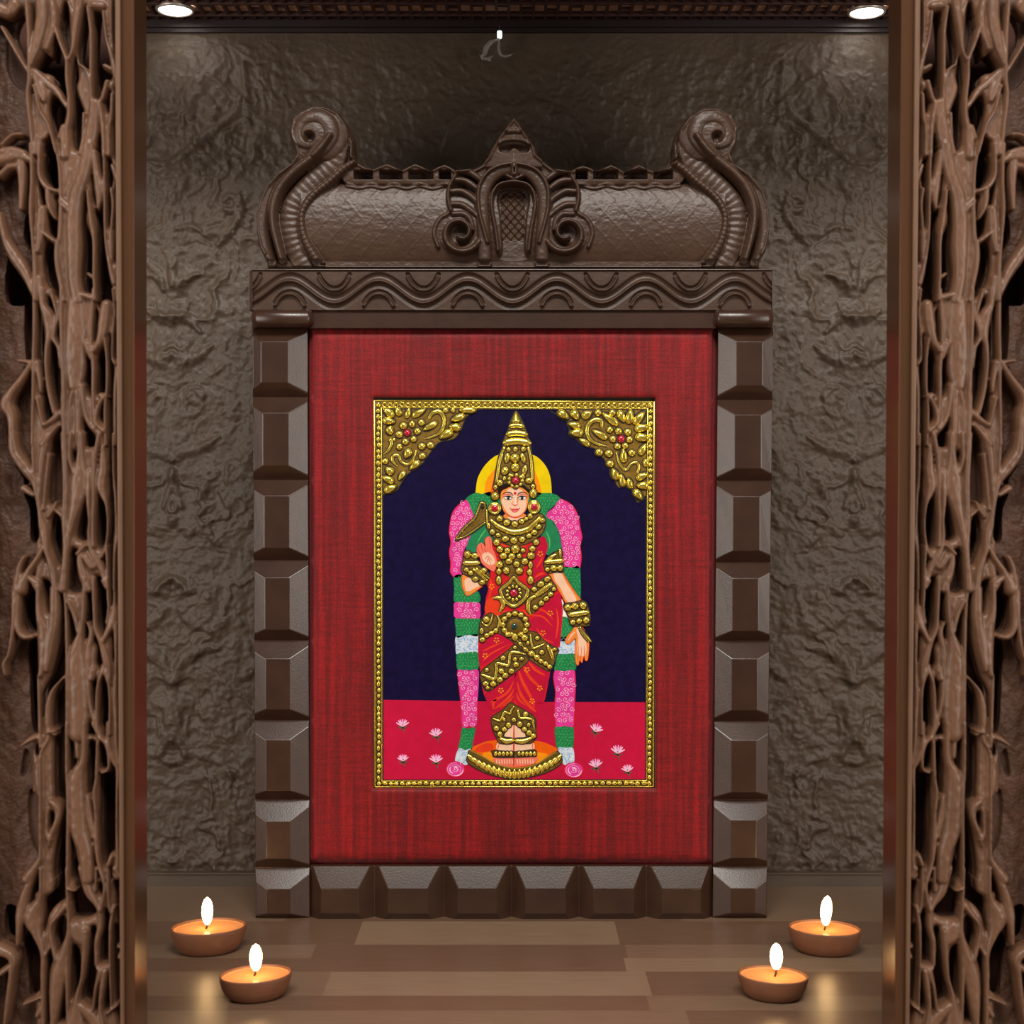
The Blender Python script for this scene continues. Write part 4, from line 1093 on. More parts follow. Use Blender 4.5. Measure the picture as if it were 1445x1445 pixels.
# ---------------- the two strands of the flower garland
def strand(left):
    a = Art()
    def seg(pts, c, lv=4, edge=None):
        a.poly(pts, c, lv)
        return pts
    if left:
        seg(Z3((400,838),(480,834),(570,838),(560,1000),(480,1090),(400,1000)), GRN, 2.6)
        p = seg(Z3((245,880),(330,825),(400,835),(490,830),(510,1100),(380,1160),(300,1060),(275,950)), GRN, 3); leaves(a, p, 3, LGRN)
        p = seg(Z4((240,38),(170,90),(120,160),(100,260),(95,340),(110,430),(95,520),(110,620),(105,700),(130,748),(200,745),(215,640),(215,560),(240,480),(290,420),(300,360),(290,320),(340,230),(315,170),(290,110),(270,60)), PINK); a.stroke(Z4((240,38),(170,90),(120,160),(98,260),(92,340),(107,430),(92,520),(105,620),(102,700),(130,748)), 1.1, RED, 4.5); roses(a, p, 5)
        p = seg(Z4((138,745),(208,735),(230,860),(360,885),(362,992),(150,992),(140,860)), GRN); leaves(a, p, 5, LGRN); ticks(a, p, GRN, 4, 636, 680)
        p = seg(Z4((143,988),(250,984),(368,990),(380,1060),(370,1130),(250,1134),(145,1125),(135,1050)), PINK, 4.5); roses(a, p, 5)
        p = seg(Z4((150,1132),(260,1138),(372,1130),(362,1292),(260,1285),(165,1312),(152,1220)), GRN); leaves(a, p, 5, LGRN); ticks(a, p, GRN, 4, 636, 680)
        p = seg(Z5((155,385),(265,370),(367,372),(362,535),(260,530),(163,552),(152,460)), LBLU, 4); leaves(a, p, 5, BLU, 4.2, WHITE); ticks(a, p, LBLU, 4, 636, 680)
        p = seg(Z5((165,545),(260,528),(360,535),(358,685),(260,690),(172,692),(160,610)), GRN, 4.4); leaves(a, p, 5, LGRN); ticks(a, p, GRN, 4, 636, 680)
        p = seg(Z5((172,692),(260,700),(358,692),(365,800),(360,900),(350,1030),(345,1200),(280,1215),(210,1215),(200,1050),(185,900),(172,790)), PINK, 4.5); a.stroke(Z5((172,700),(176,790),(188,900),(203,1050),(212,1210)), 1.0, RED, 4.7); roses(a, p, 5)
        p = seg(Z5((212,1222),(260,1235),(332,1230),(312,1350),(292,1436),(180,1432),(195,1320)), GRN); leaves(a, p, 5, LGRN)
        p = seg(Z7((180,500),(240,515),(292,508),(262,645),(200,640),(146,612)), LBLU, 4.4); leaves(a, p, 5, BLU, 4.2, WHITE)
        c = Z7((148,692))[0]
    else:
        seg(Z3((830,838),(900,834),(1000,838),(1000,1000),(940,1090),(840,1000)), GRN, 2.6)
        p = seg(Z3((890,840),(960,830),(1042,828),(1125,880),(1050,955),(1000,1010),(1000,1150),(890,1100)), GRN, 3); leaves(a, p, 3, LGRN)
        p = seg(Z4((1115,28),(1180,50),(1240,100),(1284,190),(1300,290),(1318,380),(1302,460),(1312,560),(1302,665),(1220,660),(1150,655),(1145,560),(1130,430),(1110,330),(1060,250),(1000,195),(1005,150),(1060,105)), PINK); a.stroke(Z4((1115,28),(1180,50),(1242,100),(1288,190),(1304,290),(1322,380),(1306,460),(1316,560),(1304,665)), 1.1, RED, 4.5); roses(a, p, 5)
        p = seg(Z4((1150,655),(1220,662),(1302,670),(1306,960),(1280,960),(1210,820),(1150,720)), GRN); leaves(a, p, 5, LGRN); ticks(a, p, GRN, 4, 790, 825)
        p = seg(Z4((1130,960),(1160,1010),(1200,1130),(1135,1140)), WHITE, 3)
        p = seg(Z4((1130,1130),(1200,1140),(1240,1230),(1180,1335),(1105,1322)), GRN); leaves(a, p, 5, LGRN)
        p = seg(Z5((1105,395),(1240,395),(1258,470),(1250,545),(1180,552),(1105,552),(1098,470)), LBLU); leaves(a, p, 5, BLU, 4.2, WHITE)
        p = seg(Z5((1085,550),(1170,545),(1255,550),(1262,690),(1170,700),(1068,698),(1080,620)), GRN, 4.4); leaves(a, p, 5, LGRN); ticks(a, p, GRN, 4, 780, 815)
        p = seg(Z5((1070,700),(1160,704),(1252,700),(1258,850),(1250,1000),(1244,1205),(1160,1212),(1080,1208),(1070,1050),(1080,900),(1062,780)), PINK, 4.5); a.stroke(Z5((1066,705),(1058,780),(1076,900),(1066,1050),(1076,1205)), 1.0, RED, 4.7); a.stroke(Z5((1256,705),(1262,850),(1254,1000),(1248,1205)), 1.0, RED, 4.7); roses(a, p, 5)
        p = seg(Z5((1075,1222),(1160,1216),(1240,1220),(1236,1422),(1160,1428),(1095,1420),(1075,1320)), GRN); leaves(a, p, 5, LGRN); ticks(a, p, GRN, 4, 780, 815)
        p = seg(Z7((1100,500),(1170,492),(1240,500),(1248,630),(1200,640),(1150,645)), LBLU, 4.4); leaves(a, p, 5, BLU, 4.2, WHITE)
        c = Z7((1245,700))[0]
    x, y = c
    a.disc(x, y, 14.5, 11.5, 0, RED, 4.6, 20); a.disc(x, y, 12.5, 10.5, 0, PINK, 5, 20)
    for r, o in ((10, 0), (7, 2), (4, 4)):
        a.stroke([(x+r*1.1*math.cos(t+o), y+r*.92*math.sin(t+o)) for t in np.linspace(0, 4.9, 12)], [.6,1.5,1.7,1.4,.5], LPINK, 6, n=2)
    a.stroke([(x+3.2*t*math.cos(t*7), y+3.2*t*math.sin(t*7)) for t in np.linspace(.1, 1, 9)], 1.1, LPINK, 6, n=2)
    a.done('flower_garland')
strand(True); strand(False)

# ---------------- lotuses on the ground
for i, (x, y, sc, rot) in enumerate([(170,215,1,0),(335,262,1.05,-.1),(172,388,.9,-.05),(336,392,1.05,0),(1133,240,1.05,.35),(1240,347,1.1,.1),(1130,415,1.1,-.1),(1288,440,.95,-.1)]):
    a = Art(); cx, cy = ZL((x, y))[0]
    c, s = math.cos(rot), math.sin(rot)
    R2 = lambda px, py: (cx+sc*(px*c-py*s), cy+sc*(px*s+py*c))
    for an in (-62, -38, -14, 12, 36, 60):
        t = math.radians(an); L = 9.5
        a.stroke([R2(0, 4), R2(L*.6*math.sin(t)*1.1, 4-L*.75*math.cos(t)), R2(L*math.sin(t)*1.08, 3-L*math.cos(t)*.98)], [1.2*sc, 2.3*sc, .8*sc], LPINK if abs(an) > 20 else PINK, 3+abs(an)*.01, n=3)
    for an in (-26, 0, 25):
        t = math.radians(an); a.stroke([R2(0, 3), R2(6.0*math.sin(t), 3-6.0*math.cos(t)), R2(9*math.sin(t), 2-9*math.cos(t))], [1.0, 1.6, .5], LPINK, 4, n=2)
    a.stroke([R2(-7, 6), R2(-2, 5), R2(2, 6), R2(7, 4.5)], [.6, 2.4, 2.4, .6], LEAF, 3.5, n=3)
    a.stroke([R2(0, 5), R2(1.5, 9), R2(3, 13)], [2.2, 1.8, .6], LEAF, 3.5, n=3)
    if i % 2 == 0: a.stroke([R2(-2, 6), R2(-4, 10)], [1.8, .6], LEAF, 3.5)
    a.done('painted_lotus')

# ---------------- pedestal
a = Art()
a.poly(Z7((290,530),(380,455),(500,425),(700,415),(900,430),(1010,460),(1095,530),(900,690),(700,720),(500,700)), DORA, 4)
a.poly(Z7((400,560),(480,530),(700,520),(950,540),(1000,570),(880,650),(700,690),(520,660)), ORA, 5)
a.poly(Z7((380,470),(470,450),(500,500),(420,530),(330,520)), REDO, 5)
a.done('lotus_pedestal')
a = Art()
up_ = Z7((285,515),(400,572),(520,640),(700,682),(880,650),(1000,580),(1085,525)); lo_ = Z7((1122,560),(1136,625),(1050,695),(900,752),(700,782),(500,752),(340,685),(255,620),(265,560))
a.plate(up_+lo_, 7)
for k in range(19):
    t = (k+.5)/19; x = 262+(1130-262)*t; u = (t-.5)*2
    yt = 690-155*u*u; yb = 770-165*u*u*(1-.05*u)
    a.tubes(Z7, [([(x+20*u, yt+8-20*abs(u)*0), (x-6*u, (yt+yb)/2), (x-28*u, yb-4)], [22, 46, 38])], 8)
a.stroke(up_, 1.6, GOLD, 9)
a.done('pedestal_rim')

# ---------------- body: arms, blouse, sari
a = Art()
a.poly(Z4((215,730),(205,800),(222,870),(250,920),(300,905),(350,870),(405,830),(440,790),(300,730)), SKINO, 5)
a.poly(Z4((240,770),(235,830),(258,885),(320,860),(390,815),(300,760)), SKIN, 6)
a.stroke(Z4((213,740),(205,800),(222,870),(252,922),(300,908),(352,872),(410,830)), .9, RED, 6.4)
a.poly(Z4((480,690),(400,630),(375,570),(345,515),(352,462),(385,432),(415,450),(428,470),(425,400),(455,372),(482,395),(492,480),(520,540),(535,620),(510,690)), PALM, 11)
a.poly(Z4((470,640),(410,600),(400,540),(450,520),(500,560),(515,620)), SKIN, 11.6)
for s_ in ([(355,470),(370,520),(385,545)], [(385,440),(395,490),(410,520)], [(418,460),(425,500),(440,530)], [(460,380),(470,440),(480,500)], [(420,590),(450,560),(490,600)], [(440,620),(455,580),(480,640)], [(350,465),(348,515),(375,570),(400,630),(480,690)], [(428,470),(424,402),(456,374),(482,397),(492,480),(520,540),(535,620)]):
    a.stroke(Z4(*s_), [.4,.9,.4], PALMD, 12)
a.done('raised_arm')
a = Art()
a.poly(Z4((1000,690),(1080,695),(1130,690),(1190,790),(1250,880),(1315,970),(1240,985),(1170,990),(1110,880),(1050,780)), SKINO, 5)
a.poly(Z4((1060,700),(1120,700),(1180,810),(1270,960),(1190,980),(1120,850),(1070,780)), SKIN, 6)
a.stroke(Z4((1005,690),(1050,780),(1110,880),(1170,990)), 1, REDO, 6.4); a.stroke(Z4((1132,690),(1192,790),(1252,880),(1315,965)), 1, REDO, 6.4)
hand = Z5((1262,285),(1330,300),(1375,400),(1388,460),(1376,590),(1352,604),(1340,560),(1322,625),(1300,600),(1288,648),(1265,625),(1256,520),(1262,400),(1215,440),(1180,450),(1168,415),(1190,370),(1225,335))
a.poly(hand, SKINO, 9); a.poly(Z5((1270,310),(1320,330),(1355,420),(1365,500),(1345,560),(1300,560),(1280,520),(1285,400)), SKIN, 9.6)
a.stroke(hand, .7, REDO, 10, True)
for s_ in ([(1318,480),(1312,560),(1300,610)], [(1345,470),(1342,540),(1340,580)], [(1290,470),(1285,560),(1278,620)]): a.stroke(Z5(*s_), [.4,.9,.5], REDO, 10)
a.stroke(Z5((1195,420),(1225,370),(1255,340)), [1,2.2,1], SKIN, 9.8)
a.done('lowered_arm')
a = Art()
a.poly(Z3((470,1100),(400,1120),(330,1160),(285,1230),(248,1345),(300,1390),(360,1400),(430,1270),(500,1290),(520,1180)), DGRN, 6)
a.stroke(Z3((400,1170),(340,1230),(300,1320)), [1,3,1], GRN, 6.6); a.stroke(Z3((440,1150),(390,1220),(350,1290)), [1,2,1], LGRN, 6.6)
a.done('blouse_sleeve')
a = Art()
a.poly(Z3((940,1080),(1000,1060),(1060,1090),(1105,1180),(1125,1270),(1132,1350),(1060,1370),(1000,1400),(950,1300)), DGRN, 6)
a.stroke(Z3((1010,1120),(1060,1200),(1080,1300)), [1,3,1], GRN, 6.6); a.stroke(Z3((990,1180),(1020,1260),(1020,1340)), [1,2,1], LGRN, 6.6)
a.done('blouse_sleeve')
a = Art()
sari = Z4((545,395),(700,440),(900,400),(965,375),(995,430),(1000,490),(970,580),(960,650),(1020,750),(1110,890),(1138,1020),(1140,1100),(1128,1250),(1112,1400))+Z5((1100,480),(1062,640),(1028,700),(1000,850),(965,990),(905,1000),(900,1180),(895,1310),(700,1320),(520,1310),(480,1150),(488,1095),(432,960),(402,870),(378,690),(362,520),(366,330))+Z4((378,1160),(425,1080),(432,950),(455,860),(440,800),(470,740),(480,690),(520,640),(520,540),(490,450))
a.poly(sari, RED, 6); a.stroke(sari, .8, REDC, 6.3, True)
a.poly(Z4((900,450),(960,378),(996,440),(998,500),(965,600),(950,690),(1000,740),(900,800),(870,700),(872,560)), REDC, 7)
a.poly(Z4((560,440),(820,420),(760,480),(590,470)), REDO, 7)
a.poly(Z4((440,960),(540,950),(600,1060),(820,1060),(860,1110),(560,1110),(430,1090)), REDO, 7)
a.poly(Z4((870,1130),(1100,900),(1130,1040),(1118,1240),(1095,1390),(990,1360),(860,1240),(820,1130)), REDC, 7)
a.poly(Z5((380,450),(560,360),(670,440),(400,650),(372,560)), REDC, 7)
a.poly(Z5((450,890),(700,720),(690,800),(690,980),(620,1020),(500,1090),(440,970)), REDC, 7)
a.poly(Z5((700,740),(820,585),(1015,710),(985,860),(955,985),(900,1000),(895,1110),(720,1000)), REDC, 7)
for s_, w_ in (([(690,790),(640,890),(540,960),(470,990)],[.5,3.4,2.6,.6]), ([(695,860),(650,940),(570,1010),(500,1060)],[.5,4,3,.8]), ([(690,930),(640,990),(560,1040)],[.5,3,.8]),
    ([(735,690),(770,800),(840,930),(880,1040)],[1,4.2,4,1]), ([(770,630),(830,750),(930,850),(965,880)],[1,4.4,3,.6]), ([(820,610),(890,690),(980,740)],[1,4.5,1]), ([(720,800),(760,930),(850,1040),(900,1080)],[1,4.5,4,1]), ([(712,900),(740,970),(800,1020)],[1,3,1]),
    ([(540,940),(500,1000),(505,1060)],[1,4,1]), ([(400,520),(480,480),(600,430)],[.6,2.6,.6]), ([(400,610),(480,540),(640,455)],[.6,2.8,.6]), ([(900,130),(980,150),(1060,230)],[.6,2.6,.6]), ([(870,190),(960,200),(1050,290)],[.6,2.6,.6]), ([(1085,120),(1100,250),(1080,400)],[1,3,1]), ([(900,300),(960,400),(1060,440)],[.6,2.6,.6])):
    a.stroke(Z5(*s_), w_, REDO, 8)
for s_, w_ in (([(470,760),(480,850),(455,960)],[1,4,1]), ([(900,660),(930,620),(960,560)],[1,3,1]), ([(880,760),(940,720),(980,720)],[1,4,1]), ([(600,620),(680,660),(800,660)],[1,2.5,1])):
    a.stroke(Z4(*s_), w_, REDO, 8)
for f, x, y in ((Z4,935,535),(Z4,485,838),(Z4,1028,1085),(Z4,960,1268),(Z5,530,415),(Z5,425,560),(Z5,812,690),(Z5,570,880),(Z5,930,860),(Z5,860,980),(Z4,1000,640)):
    cx, cy = f((x, y))[0]
    for k in range(5):
        t = k*1.2566+.3; a.disc(cx+3.0*math.cos(t), cy+3.0*math.sin(t), 1.15, 1.0, 0, DOT, 8.6, 10)
    a.disc(cx, cy, .9, .9, 0, REDO, 8.6, 10)
a.done('red_sari')

# ---------------- face and hair
a = Art()
a.poly(ZF((540,720),(500,850),(640,900),(760,915),(900,890),(990,830),(950,720)), SKINO, 8)
a.poly(ZF((590,790),(640,860),(760,890),(880,850),(920,790),(760,830)), SKIN, 8.5)
a.poly(ZF((425,260),(440,180),(560,140),(650,110),(750,130),(850,120),(960,170),(1045,240),(1062,350),(1045,480),(1012,600),(960,700),(900,770),(800,815),(740,820),(640,792),(560,745),(490,655),(450,530),(425,400)), SKINO, 9)
a.poly(ZF((450,420),(520,300),(600,160),(740,150),(880,170),(960,260),(1000,380),(1010,500),(985,600),(930,690),(870,745),(760,785),(650,760),(580,700),(510,600),(465,500)), SKIN, 9.6)
a.stroke(ZF((500,640),(560,730),(650,785),(740,808),(830,795),(910,745),(975,670)), [.4,1.0,1.3,1.3,1.3,1.0,.4], LIP, 10)
a.stroke(ZF((800,345),(808,420),(800,490)), [.8,2.2,.8], SKINO, 10); a.stroke(ZF((705,420),(700,460),(672,490)), [.4,1.2,.9], SKINO, 10)
a.stroke(ZF((775,330),(765,430),(765,500)), [.6,1.3,.7], WHITE, 10.2)
a.stroke(ZF((668,495),(700,505),(740,540),(790,520),(825,495)), [.5,.9,1.2,.9,.5], PALMD, 10.6)
for x0, sg in ((595, 1), (912, -1)):
    e = lambda px, py: (x0+sg*px, py)
    a.stroke(ZF(e(-115,325),e(-50,290),e(30,285),e(110,325)), [.6,2.4,2.6,.6], LID, 10)
    a.poly(ZF(e(-88,368),e(-40,335),e(20,332),e(80,362),e(40,392),e(-30,398)), WHITE, 10.6)
    a.disc(*ZF((x0+2*sg, 364))[0], 2.2, 2.2, 0, IRIS, 11.2, 14); a.disc(*ZF((x0, 362))[0], 1.0, 1.0, 0, BLACK, 11.8, 10); a.disc(*ZF((x0-8, 354))[0], .45, .45, 0, WHITE, 12.3, 8)
    a.stroke(ZF(e(-125,345),e(-60,332),e(20,325),e(75,345),e(112,372)), [.4,1.0,1.5,1.3,.5], BLACK, 12)
    a.stroke(ZF(e(-95,372),e(-20,405),e(50,398),e(85,372)), [.3,.7,.7,.3], BLACK, 12)
    a.stroke(ZF(e(-145,300),e(-80,250),e(0,234),e(70,258),e(118,312)), [.3,1.1,1.5,1.4,.6], BLACK, 10.6)
a.poly(ZF((622,588),(680,612),(715,600),(748,612),(780,600),(815,608),(868,582),(830,640),(800,675),(745,696),(695,680),(660,635)), LIP, 10.6)
a.stroke(ZF((690,648),(750,662),(805,645)), [.5,1.5,.5], LIPL, 11.2); a.stroke(ZF((640,600),(700,625),(750,630),(800,622),(850,598)), [.3,.6,.6,.6,.3], PALMD, 11.6)
a.disc(*ZF((752,257))[0], 1.9, 2.1, 0, RED, 11, 14)
a.done('painted_face')
a = Art()
a.poly(ZF((360,260),(380,120),(480,20),(600,-20),(760,-20),(900,-20),(1020,30),(1100,130),(1110,300),(1050,250),(960,160),(860,110),(750,140),(640,110),(560,150),(470,190),(430,260),(415,380)), HAIR, 10.2)
a.done('painted_hair')

# ---------------- gold: crown
a = Art()
a.plate(Z3((705,65),(672,130),(655,170),(636,240),(600,320),(585,395),(550,480),(530,570),(512,680),(500,770),(520,800),(560,765),(640,735),(705,795),(765,745),(820,785),(870,800),(885,760),(870,680),(862,560),(852,400),(830,330),(802,240),(778,180),(740,100)), 11)
a.bead_tube(Z3((708,95),(708,130),(710,160)), [4, 10, 15], None, 12); 
a.tubes(Z3, [([(660,205),(715,200),(772,207)],42),([(636,280),(715,270),(800,282)],52),([(612,360),(715,345),(828,362)],66),([(602,405),(562,500),(542,620),(530,720)],24),([(826,405),(850,520),(860,640),(860,705)],26),([(585,470),(560,560),(548,660)],14),([(836,470),(846,560),(850,640)],12)], 12)
a.beads(Z3, [(640,422,22),(705,420,24),(780,420,26),(700,503,46,44),(627,500,26,50,12),(776,500,24,50,-18),(703,590,42,42),(607,620,34,42,25),(790,612,26,50,15),(603,690,18,22),(655,662,18,20),(715,660,18,20),(775,672,18,26,-20),(830,712,34,30),(562,732,28,32,20),(520,772,20,24),(868,765,22,24)], 12)
for k in range(9):
    t = k*2*math.pi/9; x, y = Z3((706+62*math.cos(t), 712+54*math.sin(t)))[0]; a.dome(x, y, 2.5, 2.3, 0, None, 13, ink=False)
a.dome(*Z3((707,712))[0], 5.2, 5.2, 0, RUBY, 14)
a.done('crown')

# ---------------- gold: ears, bird, necklace
for (x1, y1, r1, r1b), (x2, y2, r2, r2b) in (((295,325,92,95),(290,600,140,132)), ((1165,262,84,112),(1183,570,138,152))):
    a = Art()
    a.beads(ZF, [(x1,y1,r1,r1b)], 12)
    x, y = ZF((x2, y2))[0]; k = 16.056
    a.dome(x, y, r2/k, r2b/k, 0, None, 12, h=.0016)
    a.bead_tube([(x+(r2-18)/k*math.cos(t), y+(r2b-18)/k*math.sin(t)) for t in np.linspace(0, 2*math.pi, 13)[:-1]], 3.0, None, 24, ink=False, closed=True)
    a.disc(x, y, 90/k, 90/k, 0, INK, 30, 20); a.dome(x, y, 80/k, 80/k, 0, RUBY, 32, h=.0012, ink=False)
    a.done('earring')
a = Art()
a.plate(Z3((388,905),(425,912),(438,960),(430,1040),(428,1100),(370,1135),(300,1185),(180,1262),(148,1255),(205,1170),(260,1110),(328,1050),(358,960)), 13)
a.tubes(Z3, [([(420,925),(390,915),(372,950),(350,1010),(325,1060),(262,1118),(205,1180),(158,1245)],[14,18,16,16,16,16,16,10]),([(158,1252),(230,1230),(310,1180),(380,1130),(425,1098)],[8,12,14,12,8]),([(438,985),(442,1050),(445,1120)],16)], 14)
a.beads(Z3, [(398,955,12)], 15, INK)
a.done('gold_bird')
a = Art()
a.plate(Z3((452,1045),(440,1110),(460,1190),(520,1250),(620,1300),(700,1312),(800,1300),(890,1250),(960,1190),(985,1110),(975,1050),(935,1015),(860,1005),(830,1065),(760,1085),(700,1090),(610,1065),(540,1020),(490,1010)), 11)
a.tubes(Z3, [([(478,1075),(540,1130),(640,1178),(720,1188),(820,1160),(890,1100),(930,1052)],[26,44,52,56,52,44,26])], 12)
a.beads(Z3, [(558,1062,32,30),(625,1100,34,30),(700,1112,34,28),(762,1088,30,24,-20),(842,1040,24,28),(805,1066,20,18),
 (456,1130,18,30,10),(492,1186,28,28),(545,1216,26,20,20),(612,1250,34,30),(690,1264,36,32),(768,1254,32,30),(830,1222,28,24),(880,1190,32,26),(922,1140,30,24,-30),(955,1080,28,26)], 12)
a.done('necklace')

# ---------------- gold on the body
a = Art()
a.plate(Z4((640,470),(700,440),(760,470),(800,510),(760,560),(830,600),(790,640),(750,740),(620,740),(590,640),(560,560),(600,500)), 9, GOLD2, True, 0)
a.beads(Z4, [(530,430,32),(560,493,32),(556,560,0.1),(556,635,34,34),(552,700,26,30),(550,780,26,44),(897,428,30),(862,488,32,28),(850,552,38,34),(845,640,22,36),(836,705,26,30),(845,778,30,42),
 (705,490,42,40),(630,505,28,28),(775,505,24,22),(592,555,36,32),(672,558,34,32),(740,555,24,24),(645,605,34,28),(715,630,32,30),(792,605,32,32),(620,690,32,36),(740,694,36,34)], 10)
a.done('chain_of_coins')
a = Art()
dia = Z4((690,735),(745,790),(828,850),(838,905),(790,985),(690,1042),(590,985),(552,905),(556,850),(636,790))
a.plate(dia, 11, GOLD2, True, 1.2)
a.tubes(Z4, [], 12)
a.bead_tube(Z4((690,755),(735,805),(812,862),(814,910),(765,975),(690,1020),(612,975),(574,910),(576,862),(645,805)), 4.6, None, 12, closed=True)
for k in range(11):
    t = k*2*math.pi/11; x, y = Z4((690+62*math.cos(t), 898+62*math.sin(t)))[0]; a.dome(x, y, 2.6, 2.2, math.degrees(t), None, 12)
a.dome(*Z4((690,900))[0], 5.4, 5.4, 0, RUBY, 13, h=.0014)
a.done('diamond_pendant')
a = Art()
a.plate(Z4((850,850),(1000,740),(1045,790),(1085,860),(980,970),(870,1085),(838,1000)), 9)
a.tubes(Z4, [([(905,915),(965,870),(1030,820)],[44,50,40]),([(500,945),(560,945),(592,1000),(560,1072)],[20,40,44,16]),([(885,928),(832,965),(822,1040),(845,1095)],[30,36,40,14])], 10)
a.beads(Z4, [(878,862,26,24),(938,815,36,28,-30),(1000,768,34,24,-30),(1062,862,22,20),(1030,910,28,24,-30),(990,950,28,24,-30),(945,992,28,26),(890,1032,28,26)], 10)
a.done('waist_ornament')
def armlet(plate, tubes, beads, name='armlet', lv=9):
    a = Art(); a.plate(Z4(*plate), lv); a.tubes(Z4, tubes, lv+1); a.beads(Z4, beads, lv+1); a.done(name)
armlet([(240,505),(300,530),(345,555),(370,640),(465,715),(450,790),(415,822),(300,760),(205,700),(218,600)],
       [([(235,620),(300,622),(360,618)],44),([(318,680),(380,730),(440,780)],24),([(345,672),(400,715),(458,760)],18)],
       [(260,540,34,36),(330,552,38,26),(250,682,26,22),(290,712,26,24),(335,768,30,24),(398,800,30,24),(412,690,32,26)])
armlet([(1105,500),(1135,495),(1146,600),(1148,700),(1080,705),(998,712),(968,640),(1000,570)],
       [([(990,612),(1060,606),(1140,600)],42),([(1005,585),(1040,565),(1078,540)],[20,36,20]),([(1118,500),(1122,560)],24)],
       [(1000,680,24,22),(1060,668,34,30),(1120,666,30,30)])
armlet([(1148,1005),(1240,985),(1325,968),(1368,1005),(1398,1100),(1395,1175),(1380,1202),(1300,1205),(1222,1200),(1180,1085)],
       [([(1210,1100),(1290,1088),(1372,1076)],[44,50,44]),([(1305,1215),(1340,1270),(1372,1310),(1405,1350)],[10,22,22,8]),([(1290,1215),(1330,1290),(1385,1352)],[6,10,6])],
       [(1190,1032,34,32),(1256,1020,36,32),(1332,1012,36,34),(1236,1168,28,26),(1295,1158,28,28),(1362,1150,34,34)], 'bracelet', 11)
a = Art()
a.plate(Z5((385,230),(470,162),(540,200),(600,165),(690,150),(780,165),(830,250),(820,320),(900,345),(1000,440),(1105,500),(1090,545),(1060,640),(1018,702),(930,660),(820,580),(690,440),(540,350),(460,385),(378,435),(368,330)), 9)
a.plate(Z5((640,505),(700,460),(830,580),(760,670),(680,730),(560,820),(450,890),(400,830),(382,715),(500,610)), 9.2)
for k in range(12):
    t = k*2*math.pi/12; x, y = Z5((700+112*math.cos(t), 272+104*math.sin(t)))[0]; a.dome(x, y, 4.3, 4.0, 0, None, 10)
a.dome(*Z5((702,290))[0], 12, 11.5, 0, GOLD2, 10.5, h=.0009); a.dome(*Z5((695,290))[0], 4.8, 5.0, 0, GEM, 18, h=.0014)
a.tubes(Z5, [([(395,250),(440,282),(480,240),(492,180)],[14,20,18,14]),([(540,190),(560,250),(540,300)],[14,26,16]),([(845,368),(862,480),(900,482),(972,450)],[14,24,20,12]),([(1005,470),(1030,520),(1052,585)],[26,44,26]),
 ([(640,340),(740,440),(850,550)],10),([(395,735),(460,762),(512,772),(528,700),(532,632),(590,640),(640,648),(650,590),(662,532),(720,528),(795,545)],[22,34,30,28,30,26,30,26,28,24,14])], 10)
a.beads(Z5, [(435,222,34,32),(400,410,28,26),(440,372,26,24),(482,350,26,24),(522,325,24,24),(392,330,20,32),(600,215,30,22,-30),(630,365,26,22,40),(672,360,22,20),(700,392,32,28),(790,392,34,32),(752,450,26,18,40),(800,500,28,20,40),(855,540,34,30),(905,575,34,28,30),(942,610,26,24),(985,632,26,24),(1022,662,26,24),
 (908,396,24,22),(950,526,26,24),(1068,500,22,18),(440,690,22,20),(590,580,26,26),(575,700,28,28),(612,742,30,28),(668,702,30,28),(700,592,22,22),(712,640,30,26),(762,588,24,20),(430,818,30,26),(500,820,30,26),(562,780,30,28),(448,856,20,18),(700,482,20,18),(820,440,16,20)], 10)
a.done('jewelled_belt')
a = Art()
a.poly(Z7((600,420),(610,360),(690,280),(790,360),(810,420)), SKIN, 8)
a.poly(Z7((550,440),(700,455),(860,440),(866,520),(700,530),(540,520)), SKIN, 7); a.poly(Z7((505,585),(700,575),(900,580),(895,630),(820,655),(700,668),(590,660),(520,635)), PALM, 7)
for x in range(530, 880, 24):
    if abs(x-692) > 14: a.stroke(Z7((x,600),(x+3,640)), [1.3,1.6], SKIN, 8)
a.stroke(Z7((692,280),(690,450),(688,660)), [1.4,2.2,1.6], PALMD, 9)
a.stroke(Z7((555,450),(545,490),(535,520)), 1, REDO, 8); a.stroke(Z7((860,445),(864,480),(868,520)), 1, REDO, 8); a.stroke(Z7((520,640),(600,664),(700,670),(820,658),(895,632)), .9, REDO, 8)
a.done('feet')
a = Art()
a.plate(Z7((655,75),(600,130),(540,170),(488,205),(480,260),(500,340),(530,400),(552,448),(620,458),(682,450),(684,405),(600,390),(610,350),(690,272),(790,350),(800,395),(702,405),(704,452),(800,455),(852,448),(892,400),(895,300),(888,215),(820,160),(720,105)), 10, GOLD2, False)
a.tubes(Z7, [([(500,222),(560,242),(585,200),(605,160),(655,178),(668,140),(690,112)],[16,22,22,22,20,20,14]),([(728,150),(745,215),(800,218),(862,232),(870,270),(880,312)],[20,24,22,24,22,14]),([(568,405),(620,432),(682,422)],[28,46,34]),([(710,428),(780,432),(852,402)],[34,46,28])], 11)
a.beads(Z7, [(800,180,28,26),(528,312,28,28),(690,232,24,22),(745,272,28,28),(788,320,26,24),(832,352,28,28),(872,382,26,26),(642,280,26,26),(602,320,26,24),(560,366,26,28),(828,280,18,22),(600,230,16,20)], 11)
a.plate(Z7((500,515),(690,530),(880,510),(897,560),(880,572),(690,582),(520,580),(492,548)), 9)
for k in range(11):
    x = 522+k*36
    if abs(x-692) > 10: a.beads(Z7, [(x, 548, 17, 24)], 10)
a.done('skirt_hem_and_anklets')

